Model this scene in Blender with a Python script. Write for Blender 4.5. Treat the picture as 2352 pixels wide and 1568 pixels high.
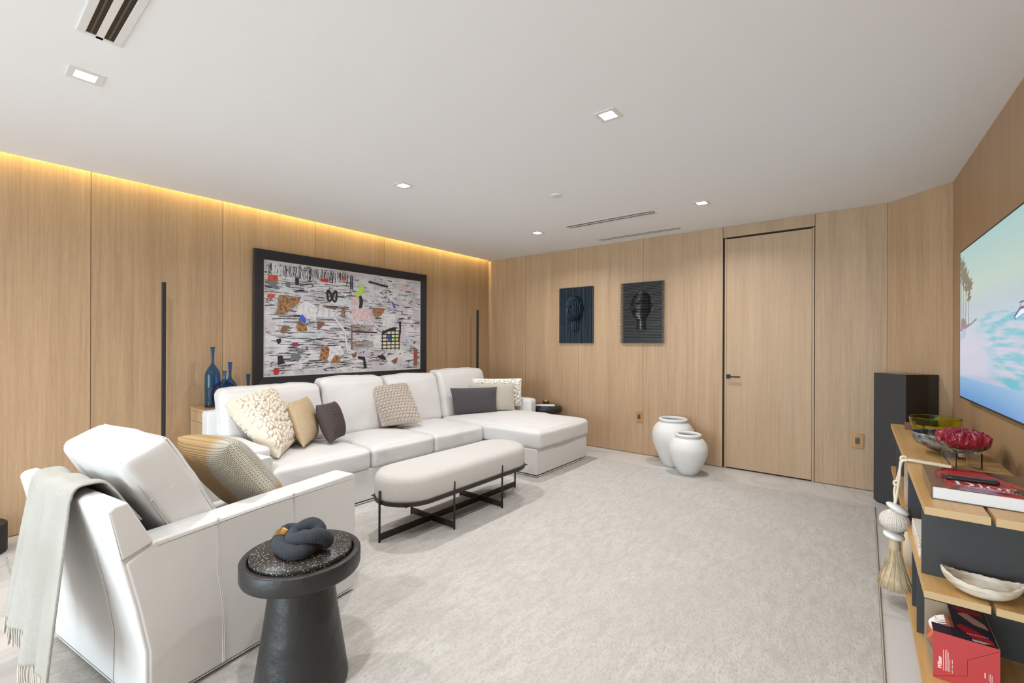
import bpy, bmesh, math, random
import numpy as np
from mathutils import Vector, Matrix, noise

for o in list(bpy.data.objects):
    bpy.data.objects.remove(o, do_unlink=True)
random.seed(7)
rng = np.random.default_rng(7)
SC = bpy.context.scene
COL = SC.collection
R = math.radians
PI = math.pi

# ------------------------------------------------------------------ camera, world, light, exposure
cam_d = bpy.data.cameras.new('camera')
cam = bpy.data.objects.new('camera', cam_d)
COL.objects.link(cam)
SC.camera = cam
cam_d.sensor_width = 36.0
cam_d.lens = 1031.9 / 2352 * 36.0
cam_d.shift_y = 4.45 / 2352
cam_d.clip_start = 0.02
cam.matrix_world = (Matrix.Translation((0, 0, 1.4)) @ Matrix.Rotation(0.6663, 4, 'Z') @
                    Matrix.Rotation(PI / 2, 4, 'X') @ Matrix.Rotation(0.0035, 4, 'Z'))

w = bpy.data.worlds.new('world')
SC.world = w
w.use_nodes = True
bgn = w.node_tree.nodes['Background']
bgn.inputs[0].default_value = (0.72, 0.86, 1.0, 1)
bgn.inputs[1].default_value = 2.0

SC.view_settings.view_transform = 'Standard'
SC.view_settings.look = 'None'
SC.view_settings.gamma = 1
SC.view_settings.use_curve_mapping = False
SC.view_settings.exposure = 0.20
SC.cycles.use_denoising = True
SC.cycles.max_bounces = 8
SC.cycles.diffuse_bounces = 4
SC.cycles.glossy_bounces = 4
SC.cycles.transmission_bounces = 8
SC.cycles.transparent_max_bounces = 12
SC.cycles.caustics_reflective = False
SC.cycles.caustics_refractive = False
SC.cycles.sample_clamp_indirect = 4.0

LAMP_SPOTS = [(-3.07, 0.445), (-1.165, 0.44), (-3.07, 2.413), (-1.18, 2.40), (-3.10, 4.432), (-1.215, 4.434),
              (-3.07, -1.52), (-1.165, -1.52), (-3.07, -3.5), (-1.165, -3.5), (-3.07, -5.5), (-1.165, -5.5)]  # unseen rows behind the camera are added to bring more bounce
LAMP_W = 15.5
YREAR = -7.0          # the glazed rear wall behind the camera
def area(name, loc, rot, sx, sy, watts, col, portal=False, spread=PI):
    l = bpy.data.lights.new(name, 'AREA')
    l.shape = 'RECTANGLE'; l.size = sx; l.size_y = sy; l.energy = watts; l.color = col
    l.spread = spread
    l.cycles.is_portal = portal
    o = bpy.data.objects.new(name, l); COL.objects.link(o)
    o.location = loc; o.rotation_euler = rot
    return o
# daylight through the glazed rear wall (the sky outside), and its portals
for i, cx in enumerate((-3.9, -2.1, -0.3)):
    area('daylight', (cx, YREAR - 0.25, 1.35), (R(90), 0, 0), 1.6, 2.5, 165, (0.76, 0.90, 1.0))

# ------------------------------------------------------------------ helpers
def link(o, parent=None):
    COL.objects.link(o)
    if parent is not None:
        o.parent = parent
    return o

def tag(o, label=None, cat=None, group=None, kind=None):
    if label: o['label'] = label
    if cat: o['category'] = cat
    if group: o['group'] = group
    if kind: o['kind'] = kind
    return o

def empty(name, loc=(0, 0, 0), rz=0.0):
    o = bpy.data.objects.new(name, None)
    COL.objects.link(o)
    o.location = loc; o.rotation_euler = (0, 0, rz)
    o.empty_display_size = 0.05
    return o

def mesh(name, V, F, m, parent=None, smooth=False, uv=None, bevel=0, seg=2, mi=None, auto=None):
    me = bpy.data.meshes.new(name)
    V = np.asarray(V, dtype=float).reshape(-1, 3)
    me.from_pydata(V.tolist(), [], [list(map(int, f)) for f in F] if not isinstance(F, np.ndarray) else F.tolist())
    mats = m if isinstance(m, (list, tuple)) else [m]
    for x in mats: me.materials.append(x)
    if mi is not None:
        me.polygons.foreach_set('material_index', np.asarray(mi, dtype=np.int32))
    if smooth:
        me.polygons.foreach_set('use_smooth', np.ones(len(me.polygons), dtype=bool))
    if uv is not None:
        l = me.uv_layers.new(name='uv')
        vi = np.empty(len(me.loops), dtype=np.int32); me.loops.foreach_get('vertex_index', vi)
        l.data.foreach_set('uv', np.asarray(uv, dtype=float)[vi].ravel())
    me.update()
    o = bpy.data.objects.new(name, me)
    link(o, parent)
    if bevel:
        b = o.modifiers.new('bevel', 'BEVEL'); b.width = bevel; b.segments = seg
        b.limit_method = 'ANGLE'; b.angle_limit = R(35)
        if smooth is False:
            me.polygons.foreach_set('use_smooth', np.ones(len(me.polygons), dtype=bool))
            b.harden_normals = True
    return o

class MB:
    def __init__(s): s.V = []; s.F = []; s.I = []
    def add(s, V, F, mi=0):
        n = len(s.V)
        s.V += [tuple(v) for v in V]
        s.F += [tuple(int(i) + n for i in f) for f in F]
        s.I += [mi] * len(F)
        return s
    def box(s, x0, x1, y0, y1, z0, z1, mi=0):
        V = [(x0, y0, z0), (x1, y0, z0), (x1, y1, z0), (x0, y1, z0), (x0, y0, z1), (x1, y0, z1), (x1, y1, z1), (x0, y1, z1)]
        F = [(0, 3, 2, 1), (4, 5, 6, 7), (0, 1, 5, 4), (1, 2, 6, 5), (2, 3, 7, 6), (3, 0, 4, 7)]
        return s.add(V, F, mi)
    def prism(s, pts, z0, z1, mi=0):          # pts: ccw 2-D outline, extruded along z
        n = len(pts)
        V = [(p[0], p[1], z0) for p in pts] + [(p[0], p[1], z1) for p in pts]
        F = [tuple(range(n - 1, -1, -1)), tuple(range(n, 2 * n))] + [(i, (i + 1) % n, n + (i + 1) % n, n + i) for i in range(n)]
        return s.add(V, F, mi)
    def build(s, name, m, parent=None, **k):
        return mesh(name, s.V, s.F, m, parent, mi=s.I if isinstance(m, (list, tuple)) else None, **k)

def box(name, x0, x1, y0, y1, z0, z1, m, parent=None, **k):
    return MB().box(x0, x1, y0, y1, z0, z1).build(name, m, parent, **k)

def grid_faces(nu, nv, wrap_u=False, wrap_v=False, off=0):
    F = []
    for i in range(nu if wrap_u else nu - 1):
        for j in range(nv if wrap_v else nv - 1):
            a = i * nv + j; b = ((i + 1) % nu) * nv + j
            c = ((i + 1) % nu) * nv + (j + 1) % nv; d = i * nv + (j + 1) % nv
            F.append((a + off, b + off, c + off, d + off))
    return F

def lathe(name, prof, m, parent=None, seg=48, loc=(0, 0, 0), sx=1, sy=1, uvs=False, **k):
    prof = np.array(prof, float); n = len(prof)
    a = np.linspace(0, 2 * PI, seg, endpoint=False)
    V = np.zeros((seg, n, 3))
    V[:, :, 0] = np.cos(a)[:, None] * prof[None, :, 0] * sx + loc[0]
    V[:, :, 1] = np.sin(a)[:, None] * prof[None, :, 0] * sy + loc[1]
    V[:, :, 2] = prof[None, :, 1] + loc[2]
    F = grid_faces(seg, n, wrap_u=True)
    V = V.reshape(-1, 3)
    F = list(F)
    # cap open ends that do not reach the axis
    if prof[0, 0] > 1e-5: F.append(tuple(i * n for i in range(seg - 1, -1, -1)))
    if prof[-1, 0] > 1e-5: F.append(tuple(i * n + n - 1 for i in range(seg)))
    return mesh(name, V, F, m, parent, smooth=k.pop('smooth', True), **k)

def smoothprof(pts, n=40):
    """Catmull-Rom through profile points"""
    P = np.array(pts, float); P = np.vstack([2 * P[0] - P[1], P, 2 * P[-1] - P[-2]])
    out = []
    for i in range(1, len(P) - 2):
        for t in np.linspace(0, 1, max(2, n // (len(P) - 3)), endpoint=False):
            a, b, c, d = P[i - 1], P[i], P[i + 1], P[i + 2]
            out.append(0.5 * ((2 * b) + (c - a) * t + (2 * a - 5 * b + 4 * c - d) * t * t + (-a + 3 * b - 3 * c + d) * t ** 3))
    out.append(P[-2])
    out = np.array(out)
    return out

def tube_data(pts, rad, seg=8, closed=False, flat=1.0):
    P = np.array(pts, float); n = len(P)
    rad = np.full(n, rad) if np.isscalar(rad) else np.array(rad, float)
    if closed: T = np.roll(P, -1, 0) - np.roll(P, 1, 0)
    else: T = np.gradient(P, axis=0)
    T /= np.linalg.norm(T, axis=1)[:, None] + 1e-12
    up = np.array([0, 0, 1.0]) if abs(T[0, 2]) < .9 else np.array([1.0, 0, 0])
    N = np.zeros_like(P); cur = up - T[0] * (up @ T[0]); cur /= np.linalg.norm(cur)
    for i in range(n):
        cur = cur - T[i] * (cur @ T[i]); cur /= np.linalg.norm(cur) + 1e-12; N[i] = cur
    if closed:   # spread the twist
        c0 = N[0]; cl = N[-1] - T[0] * (N[-1] @ T[0]); cl /= np.linalg.norm(cl)
        ang = math.atan2(np.cross(cl, c0) @ T[0], cl @ c0)
        for i in range(n):
            a = ang * i / n; B_ = np.cross(T[i], N[i]); N[i] = N[i] * math.cos(a) + B_ * math.sin(a)
    Bn = np.cross(T, N)
    a = np.linspace(0, 2 * PI, seg, endpoint=False)
    V = P[:, None, :] + rad[:, None, None] * (np.cos(a)[None, :, None] * N[:, None, :] + np.sin(a)[None, :, None] * Bn[:, None, :] * flat)
    F = grid_faces(n, seg, wrap_u=closed, wrap_v=True)
    if not closed:
        F.append(tuple(range(seg - 1, -1, -1))); F.append(tuple((n - 1) * seg + i for i in range(seg)))
    return V.reshape(-1, 3), F

def tube(name, pts, rad, m, parent=None, seg=8, closed=False, **k):
    V, F = tube_data(pts, rad, seg, closed)
    return mesh(name, V, F, m, parent, smooth=True, **k)

def catmull(pts, n=12, closed=False):
    P = np.array(pts, float); N = len(P); out = []
    rngi = range(N) if closed else range(N - 1)
    for i in rngi:
        a = P[(i - 1) % N] if closed or i > 0 else 2 * P[0] - P[1]
        b = P[i]; c = P[(i + 1) % N]
        d = P[(i + 2) % N] if closed or i + 2 < N else 2 * P[-1] - P[-2]
        for t in np.linspace(0, 1, n, endpoint=False):
            out.append(0.5 * ((2 * b) + (c - a) * t + (2 * a - 5 * b + 4 * c - d) * t * t + (-a + 3 * b - 3 * c + d) * t ** 3))
    if not closed: out.append(P[-1])
    return np.array(out)

def fbm(V, scale, seed=0.0, octv=3):
    out = np.empty(len(V))
    for i, v in enumerate(V):
        out[i] = noise.fractal(Vector((v[0] * scale + seed, v[1] * scale - seed * .7, v[2] * scale + seed * .3)), 1.0, 2.0, octv)
    return out

def cushion(name, x0, x1, y0, y1, z0, z1, m, parent=None, r=0.05, puff=(0.01, 0.01, 0.03), bot=0.0, n=18, wr=0.004, seed=0, shear=None, xf=None):
    """soft box: rounded corners, crowned faces, slight wrinkles"""
    hx, hy, hz = (x1 - x0) / 2, (y1 - y0) / 2, (z1 - z0) / 2
    c = np.array([(x0 + x1) / 2, (y0 + y1) / 2, (z0 + z1) / 2])
    t = np.sin(np.linspace(-PI / 2, PI / 2, n)) * .55 + np.linspace(-1, 1, n) * .45
    idx = {}; V = []; F = []
    def vid(p):
        k = (round(p[0], 6), round(p[1], 6), round(p[2], 6))
        if k not in idx: idx[k] = len(V); V.append(k)
        return idx[k]
    for ax in range(3):
        for sg in (-1, 1):
            for i in range(n - 1):
                for j in range(n - 1):
                    q = []
                    for (a, b) in ((i, j), (i + 1, j), (i + 1, j + 1), (i, j + 1)):
                        p = [0, 0, 0]; p[ax] = sg; p[(ax + 1) % 3] = t[a]; p[(ax + 2) % 3] = t[b]
                        q.append(vid(p))
                    F.append(q if sg > 0 else q[::-1])
    V = np.array(V)
    h = np.array([hx, hy, hz]); rr = min(r, hx * .98, hy * .98, hz * .98)
    Q = V * h
    inn = np.clip(Q, -(h - rr), h - rr)
    d = Q - inn; d /= np.linalg.norm(d, axis=1)[:, None] + 1e-9
    out = inn + rr * d
    wx = 1 - V[:, 0] ** 2; wy = 1 - V[:, 1] ** 2; wz = 1 - V[:, 2] ** 2
    out[:, 0] += puff[0] * V[:, 0] * np.sqrt(np.abs(wy * wz))
    out[:, 1] += puff[1] * V[:, 1] * np.sqrt(np.abs(wx * wz))
    up = np.where(V[:, 2] > 0, puff[2], bot)
    out[:, 2] += up * V[:, 2] * np.sqrt(np.abs(wx * wy))
    if wr:
        nf = fbm(out + c, 5.0, seed + 3.1, 2) * wr + fbm(out + c, 13.0, seed + 9.1, 2) * wr * .35
        out += d * nf[:, None]
    out += c
    if shear is not None:      # x offset by z (leaning back)
        out[:, 0] += (out[:, 2] - z0) * shear
    if xf is not None: out = xf(out)
    return mesh(name, out, F, m, parent, smooth=True)

def worley(x, y, seed=0, jit=.95):
    """distance to nearest jittered lattice point, vectorised"""
    xi = np.floor(x).astype(int); yi = np.floor(y).astype(int)
    best = np.full(x.shape, 9.0); sec = np.full(x.shape, 9.0)
    def h(a, b, k):
        v = np.sin(a * 127.1 + b * 311.7 + k * 74.7 + seed) * 43758.5453
        return v - np.floor(v)
    for dx in (-1, 0, 1):
        for dy in (-1, 0, 1):
            a = xi + dx; b = yi + dy
            px = a + .5 + (h(a, b, 1) - .5) * jit; py = b + .5 + (h(a, b, 2) - .5) * jit
            d = np.hypot(x - px, y - py)
            m_ = d < best
            sec = np.where(m_, best, np.minimum(sec, d)); best = np.where(m_, d, best)
    return best, sec

def pillow(name, c4, thick, m, parent=None, n=40, knit=None, A=0.012, pinch=0.05, bow=0.04, seed=0, sag=0.0, box=2.6):
    """c4: TL, TR, BR, BL corners (3-D) seen from the front; puffed both sides, knit relief as real geometry"""
    TL, TR, BR, BL = [np.array(p, float) for p in c4]
    s = np.linspace(0, 1, n); S, T = np.meshgrid(s, s, indexing='ij')
    a = 2 * S - 1; b = 2 * T - 1
    # edges bow inwards between the corners
    S2 = .5 + .5 * a * (1 - bow * (1 - b * b)); T2 = .5 + .5 * b * (1 - bow * (1 - a * a))
    base = ((1 - S2) * (1 - T2))[..., None] * TL + (S2 * (1 - T2))[..., None] * TR + (S2 * T2)[..., None] * BR + ((1 - S2) * T2)[..., None] * BL
    nrm = np.cross((TR - TL) + (BR - BL), (BL - TL) + (BR - TR)); nrm /= -np.linalg.norm(nrm)
    prof = np.clip((1 - np.abs(a) ** box) * (1 - np.abs(b) ** box), 0, 1) ** 0.55
    relief = np.zeros_like(S)
    if knit:
        kind, nx, ny = knit
        if kind == 'chunk':
            wob = .35 * np.sin(S * 19 + seed) + .3 * np.sin(T * 23 + seed * 2)
            ang_ = .6 * np.sin(S * 5 + seed) ; f1, f2 = worley((S * nx * 1.15 + wob * .5) + ang_ * .4, T * ny * .9 + .3 * np.sin(S * 14) + .25 * np.sin(S * 37 + T * 11), seed, .95)
            relief = np.sqrt(np.clip(1 - (f1 / .66) ** 2, 0, 1)) * .75 + np.clip((f2 - f1) * 2.0, 0, .3)
        elif kind == 'loop':
            row = T * ny; off = .5 * (np.floor(row) % 2)
            u = (S * nx + off + .12 * np.sin(T * 40 + seed)) % 1 - .5; v = row % 1 - .5
            f1 = np.hypot(u, v * .95 + .35 * np.abs(u))
            relief = np.sqrt(np.clip(1 - (f1 / .47) ** 2, 0, 1)) * (1 - .5 * np.exp(-(f1 / .13) ** 2))
        elif kind == 'rib':
            relief = np.abs(np.sin(PI * T * ny + .5 * np.sin(PI * S * nx))) ** .6 * (.65 + .35 * np.abs(np.sin(PI * S * nx)))
        elif kind == 'weave':
            relief = np.abs(np.sin(PI * S * nx)) ** .7 * np.abs(np.sin(PI * (T * ny + .5 * (np.floor(S * nx) % 2)))) ** .7
        relief = relief * A
    V = []
    for sg in (1, -1):
        hgt = prof * thick / 2 + relief * np.clip(prof * 3, .35, 1)
        P = base + sg * hgt[..., None] * nrm
        if sag: P[..., 2] -= sag * prof
        V.append(P.reshape(-1, 3))
    V = np.vstack(V); N = n * n
    F = grid_faces(n, n); F2 = [tuple(i + N for i in f[::-1]) for f in F]
    rim = [i * n for i in range(n)] + [(n - 1) * n + j for j in range(1, n)] + [i * n + n - 1 for i in range(n - 2, -1, -1)] + [j for j in range(n - 2, 0, -1)]
    F3 = [(rim[k], rim[(k + 1) % len(rim)], rim[(k + 1) % len(rim)] + N, rim[k] + N) for k in range(len(rim))]
    F = [f[::-1] for f in F] + [f[::-1] for f in F2] + F3
    uv = np.vstack([np.stack([S.ravel(), T.ravel()], 1)] * 2)
    o = mesh(name, V, F, m, parent, smooth=True, uv=uv)
    return o

# ------------------------------------------------------------------ materials
def mat(name, col, rough=.5, metal=0.0, bump=None, var=None, coat=0, trans=0, ior=1.45, sheen=0, emis=None, es=0, spec=None, alpha=None, coords='Object', stretch=(1, 1, 1), sss=0):
    m = bpy.data.materials.new(name); m.use_nodes = True
    nt = m.node_tree; N = nt.nodes; L = nt.links; p = N['Principled BSDF']
    p.inputs['Base Color'].default_value = (*col, 1)
    p.inputs['Roughness'].default_value = rough
    p.inputs['Metallic'].default_value = metal
    p.inputs['IOR'].default_value = ior
    if coat: p.inputs['Coat Weight'].default_value = coat; p.inputs['Coat Roughness'].default_value = .08
    if trans: p.inputs['Transmission Weight'].default_value = trans
    if sheen: p.inputs['Sheen Weight'].default_value = sheen; p.inputs['Sheen Roughness'].default_value = .5
    if spec is not None: p.inputs['Specular IOR Level'].default_value = spec
    if alpha is not None: p.inputs['Alpha'].default_value = alpha
    if emis: p.inputs['Emission Color'].default_value = (*emis, 1); p.inputs['Emission Strength'].default_value = es
    tc = N.new('ShaderNodeTexCoord'); mp = N.new('ShaderNodeMapping'); L.new(tc.outputs[coords], mp.inputs[0])
    mp.inputs['Scale'].default_value = stretch
    if var:     # (scale, other colour, lo, hi)
        nz = N.new('ShaderNodeTexNoise'); nz.inputs['Scale'].default_value = var[0]; nz.inputs['Detail'].default_value = 6
        L.new(mp.outputs[0], nz.inputs['Vector'])
        r = N.new('ShaderNodeValToRGB'); L.new(nz.outputs['Fac'], r.inputs[0])
        r.color_ramp.elements[0].position = var[2]; r.color_ramp.elements[1].position = var[3]
        r.color_ramp.elements[0].color = (*col, 1); r.color_ramp.elements[1].color = (*var[1], 1)
        L.new(r.outputs[0], p.inputs['Base Color'])
    if bump:    # list of (scale, strength, distance)
        prev = None
        for (sc, st, ds) in (bump if isinstance(bump, list) else [bump]):
            nz = N.new('ShaderNodeTexNoise'); nz.inputs['Scale'].default_value = sc; nz.inputs['Detail'].default_value = 4
            L.new(mp.outputs[0], nz.inputs['Vector'])
            b = N.new('ShaderNodeBump'); b.inputs['Strength'].default_value = st; b.inputs['Distance'].default_value = ds
            L.new(nz.outputs['Fac'], b.inputs['Height'])
            if prev: L.new(prev.outputs[0], b.inputs['Normal'])
            prev = b
        L.new(prev.outputs[0], p.inputs['Normal'])
    return m

def wood(name, light, dark, rough=.5, axis='Z', fine=55, per_object=True, cath=0.35, sat=1.0):
    """straight-grained oak: fine streaks along one axis plus soft cathedral bands"""
    m = bpy.data.materials.new(name); m.use_nodes = True
    nt = m.node_tree; N = nt.nodes; L = nt.links; p = N['Principled BSDF']
    p.inputs['Roughness'].default_value = rough
    tc = N.new('ShaderNodeTexCoord')
    oi = N.new('ShaderNodeObjectInfo')
    vm = N.new('ShaderNodeVectorMath'); vm.operation = 'MULTIPLY_ADD'
    vm.inputs[1].default_value = (7.3, 7.3, 7.3)
    cmb = N.new('ShaderNodeCombineXYZ')
    for i in range(3): L.new(oi.outputs['Random'], cmb.inputs[i])
    L.new(cmb.outputs[0], vm.inputs[0]); L.new(tc.outputs['Object'], vm.inputs[2])
    def mapping(scale):
        mp = N.new('ShaderNodeMapping'); mp.inputs['Scale'].default_value = scale; L.new(vm.outputs[0], mp.inputs[0]); return mp
    k = {'Z': 2, 'Y': 1, 'X': 0}[axis]
    def sc(a, b): v = [a, a, a]; v[k] = b; return v
    n1 = N.new('ShaderNodeTexNoise'); n1.inputs['Scale'].default_value = 1; n1.inputs['Detail'].default_value = 5; n1.inputs['Roughness'].default_value = .65
    L.new(mapping(sc(fine, fine * .025)).outputs[0], n1.inputs['Vector'])
    n2 = N.new('ShaderNodeTexNoise'); n2.inputs['Scale'].default_value = 1; n2.inputs['Detail'].default_value = 3; n2.inputs['Distortion'].default_value = .6
    L.new(mapping(sc(6.0, .35)).outputs[0], n2.inputs['Vector'])
    n3 = N.new('ShaderNodeTexNoise'); n3.inputs['Scale'].default_value = 1; n3.inputs['Detail'].default_value = 2
    L.new(mapping(sc(fine * 4, fine * .25)).outputs[0], n3.inputs['Vector'])
    a1 = N.new('ShaderNodeMath'); a1.operation = 'MULTIPLY_ADD'; a1.inputs[1].default_value = cath; L.new(n2.outputs['Fac'], a1.inputs[0])
    a2 = N.new('ShaderNodeMath'); a2.operation = 'MULTIPLY_ADD'; a2.inputs[1].default_value = .45; L.new(n1.outputs['Fac'], a2.inputs[0])
    a2.inputs[2].default_value = 0; L.new(a2.outputs[0], a1.inputs[2])
    a3 = N.new('ShaderNodeMath'); a3.operation = 'MULTIPLY_ADD'; a3.inputs[1].default_value = .2; L.new(n3.outputs['Fac'], a3.inputs[0]); L.new(a1.outputs[0], a3.inputs[2])
    r = N.new('ShaderNodeValToRGB'); L.new(a3.outputs[0], r.inputs[0])
    r.color_ramp.elements[0].position = .36; r.color_ramp.elements[1].position = .64
    r.color_ramp.elements[0].color = (*dark, 1); r.color_ramp.elements[1].color = (*light, 1)
    hs = N.new('ShaderNodeHueSaturation')
    mv = N.new('ShaderNodeMath'); mv.operation = 'MULTIPLY_ADD'; mv.inputs[1].default_value = .06; mv.inputs[2].default_value = .97
    L.new(oi.outputs['Random'], mv.inputs[0]); L.new(mv.outputs[0], hs.inputs['Value']); L.new(r.outputs[0], hs.inputs['Color'])
    L.new(hs.outputs[0], p.inputs['Base Color'])
    b = N.new('ShaderNodeBump'); b.inputs['Strength'].default_value = .12; b.inputs['Distance'].default_value = .002
    L.new(n1.outputs['Fac'], b.inputs['Height']); L.new(b.outputs[0], p.inputs['Normal'])
    return m

def uvweave(name, cols, nx, ny, rough=.9, hole=None, strength=.6, bias=None):
    """small woven dots in uv space; cols=(a,b) blended by noise or by bias"""
    m = bpy.data.materials.new(name); m.use_nodes = True
    nt = m.node_tree; N = nt.nodes; L = nt.links; p = N['Principled BSDF']
    p.inputs['Roughness'].default_value = rough
    tc = N.new('ShaderNodeTexCoord'); sp = N.new('ShaderNodeSeparateXYZ'); L.new(tc.outputs['UV'], sp.inputs[0])
    def M(op, a, b=None, c=None):
        q = N.new('ShaderNodeMath'); q.operation = op
        for i, v in enumerate((a, b, c)):
            if v is None: continue
            if isinstance(v, (int, float)): q.inputs[i].default_value = v
            else: L.new(v, q.inputs[i])
        return q.outputs[0]
    row = M('FLOOR', M('MULTIPLY', sp.outputs[1], ny))
    off = M('MULTIPLY', M('MODULO', row, 2), .5)
    su = M('ABSOLUTE', M('SINE', M('MULTIPLY', M('ADD', M('MULTIPLY', sp.outputs[0], nx), off), PI)))
    sv = M('ABSOLUTE', M('SINE', M('MULTIPLY', M('MULTIPLY', sp.outputs[1], ny), PI)))
    h = M('POWER', M('MULTIPLY', su, sv), .6)
    nz = N.new('ShaderNodeTexNoise'); nz.inputs['Scale'].default_value = 9; L.new(tc.outputs['UV'], nz.inputs['Vector'])
    mx = N.new('ShaderNodeMix'); mx.data_type = 'RGBA'
    mx.inputs[6].default_value = (*cols[0], 1); mx.inputs[7].default_value = (*cols[1], 1)
    if bias:
        # bias = (u_lo, u_hi, v_lo, v_hi): patch of the second colour with soft edges
        mu = M('MULTIPLY', M('SMOOTH_MIN', M('MULTIPLY', M('SUBTRACT', sp.outputs[0], bias[0]), 6), M('MULTIPLY', M('SUBTRACT', bias[1], sp.outputs[0]), 6), .3),
               M('SMOOTH_MIN', M('MULTIPLY', M('SUBTRACT', sp.outputs[1], bias[2]), 6), M('MULTIPLY', M('SUBTRACT', bias[3], sp.outputs[1]), 6), .3))
        cl = N.new('ShaderNodeClamp'); L.new(M('ADD', mu, M('MULTIPLY', M('SUBTRACT', nz.outputs['Fac'], .5), .5)), cl.inputs[0]); L.new(cl.outputs[0], mx.inputs[0])
    else:
        L.new(nz.outputs['Fac'], mx.inputs[0])
    mh = N.new('ShaderNodeMix'); mh.data_type = 'RGBA'; hc = hole or tuple(c * .35 for c in cols[0])
    mh.inputs[6].default_value = (*hc, 1)
    L.new(mx.outputs[2], mh.inputs[7]); cl2 = N.new('ShaderNodeClamp'); L.new(M('MULTIPLY', h, 1.7), cl2.inputs[0]); L.new(cl2.outputs[0], mh.inputs[0])
    L.new(mh.outputs[2], p.inputs['Base Color'])
    b = N.new('ShaderNodeBump'); b.inputs['Strength'].default_value = strength; b.inputs['Distance'].default_value = .004
    L.new(h, b.inputs['Height']); L.new(b.outputs[0], p.inputs['Normal'])
    return m

OAK = wood('oak_wall', (.52, .355, .215), (.37, .24, .138), rough=.48)
OAKD = wood('oak_door', (.50, .345, .21), (.40, .265, .155), rough=.48)
OAKH = wood('oak_header', (.46, .315, .19), (.35, .23, .135), rough=.48, cath=.5)
OAKR = wood('oak_wall_right', (.50, .335, .19), (.38, .24, .13), rough=.42)
SHELF = wood('oak_shelf', (.64, .40, .165), (.48, .275, .095), rough=.35, axis='Y', fine=40)
SHELFE = wood('oak_end_grain', (.58, .41, .22), (.38, .24, .11), rough=.5, axis='X', fine=28, cath=.9)
OAKC = wood('oak_console', (.50, .34, .21), (.38, .245, .14), rough=.4, axis='Z')
PLATE = mat('oak_outlet_plate', (.50, .27, .10), .4, var=(30, (.42, .21, .07), .4, .6), stretch=(1, 1, .1))
CEIL = mat('ceiling_paint', (.89, .91, .94), .9, bump=(90, .03, .002))
WHITE = mat('white_trim', (.78, .78, .77), .5)
BACKING = mat('dark_backing', (.03, .022, .016), .9)
BLACK = mat('black_metal', (.022, .021, .022), .42, bump=(60, .05, .002))
BLACKM = mat('black_matte', (.018, .018, .019), .6)
CHAR = mat('charcoal_panel', (.040, .041, .044), .5, bump=(500, .2, .001))
BRONZE = mat('dark_bronze', (.05, .042, .038), .4, metal=.6, bump=(80, .05, .002))
LEATHER = mat('white_leather', (.655, .65, .645), .42, bump=[(260, .10, .001), (7, .25, .012)])
LEATHERS = mat('white_sofa', (.665, .655, .65), .55, bump=[(300, .08, .001), (5, .3, .014)])
STITCH = mat('leather_welt', (.68, .675, .67), .5)
BOUCLE = mat('boucle', (.585, .57, .55), .95, bump=[(170, .9, .006)], sheen=.05)
LOOPS = mat('cream_wool', (.74, .67, .565), .95, bump=[(220, .4, .003)], sheen=.05, var=(5, (.66, .58, .475), .35, .7))
LOOPW = mat('ivory_wool', (.78, .74, .67), .95, bump=[(220, .4, .003)], sheen=.05)
TAUPE = mat('taupe_wool', (.54, .475, .415), .95, bump=[(220, .4, .003)], sheen=.05)
DARKKNIT = mat('dark_knit', (.075, .055, .055), .92, bump=[(300, .5, .002)], sheen=.05)
CHARKNIT = mat('charcoal_knit', (.085, .075, .085), .92, bump=[(300, .5, .002)], sheen=.05)
TANW = uvweave('tan_weave', ((.62, .50, .34), (.52, .38, .22)), 44, 44, hole=(.24, .16, .08))
LINEN = uvweave('greige_linen', ((.50, .46, .39), (.55, .51, .44)), 90, 90, hole=(.36, .32, .27), strength=.3)
DIP = uvweave('dip_dyed_weave', ((.56, .37, .17), (.60, .585, .50)), 64, 64, hole=(.16, .11, .06), bias=(.66, 1.2, -.2, .76), strength=1.0)
THROW = mat('throw_wool', (.44, .43, .395), .95, bump=[(300, .9, .004), (60, .4, .006)], sheen=.05, var=(3, (.39, .38, .345), .4, .6))
FRINGE = mat('throw_fringe', (.56, .53, .47), .95)
CERAM = mat('matte_white_ceramic', (.72, .72, .715), .7, bump=[(25, .15, .006)], var=(6, (.69, .69, .68), .4, .6))
STONE = mat('black_cast_stone', (.020, .020, .021), .40, bump=[(9, .8, .011), (40, .4, .004)])
BLUEG = mat('cobalt_glass', (.26, .52, .88), .02, trans=1, ior=1.3)
GREENG = mat('chartreuse_glass', (.88, .92, .22), .03, trans=1, ior=1.25)
ACRYL = mat('clear_acrylic', (.95, .95, .93), .03, trans=1, ior=1.49)
BRASS = mat('brass', (.80, .55, .18), .22, metal=1)
BEADW = mat('white_stone', (.84, .82, .79), .3, bump=(12, .1, .003))
ROPE = mat('cotton_rope', (.76, .66, .52), .95, bump=(300, .6, .002))
RAFFIA = mat('raffia', (.62, .50, .34), .8, var=(40, (.50, .39, .25), .4, .6))
PAPER = mat('book_pages', (.80, .82, .85), .8, bump=(1, .2, .001), stretch=(2, 2, 900))
def plain(n, c, r=.5, **k): return mat(n, c, r, **k)
INKR = plain('print_red', (.50, .035, .035), .25, coat=.6)
INKK = plain('print_black', (.025, .018, .018), .2, coat=.6)
INKW = plain('print_white', (.85, .83, .80), .4)

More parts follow.
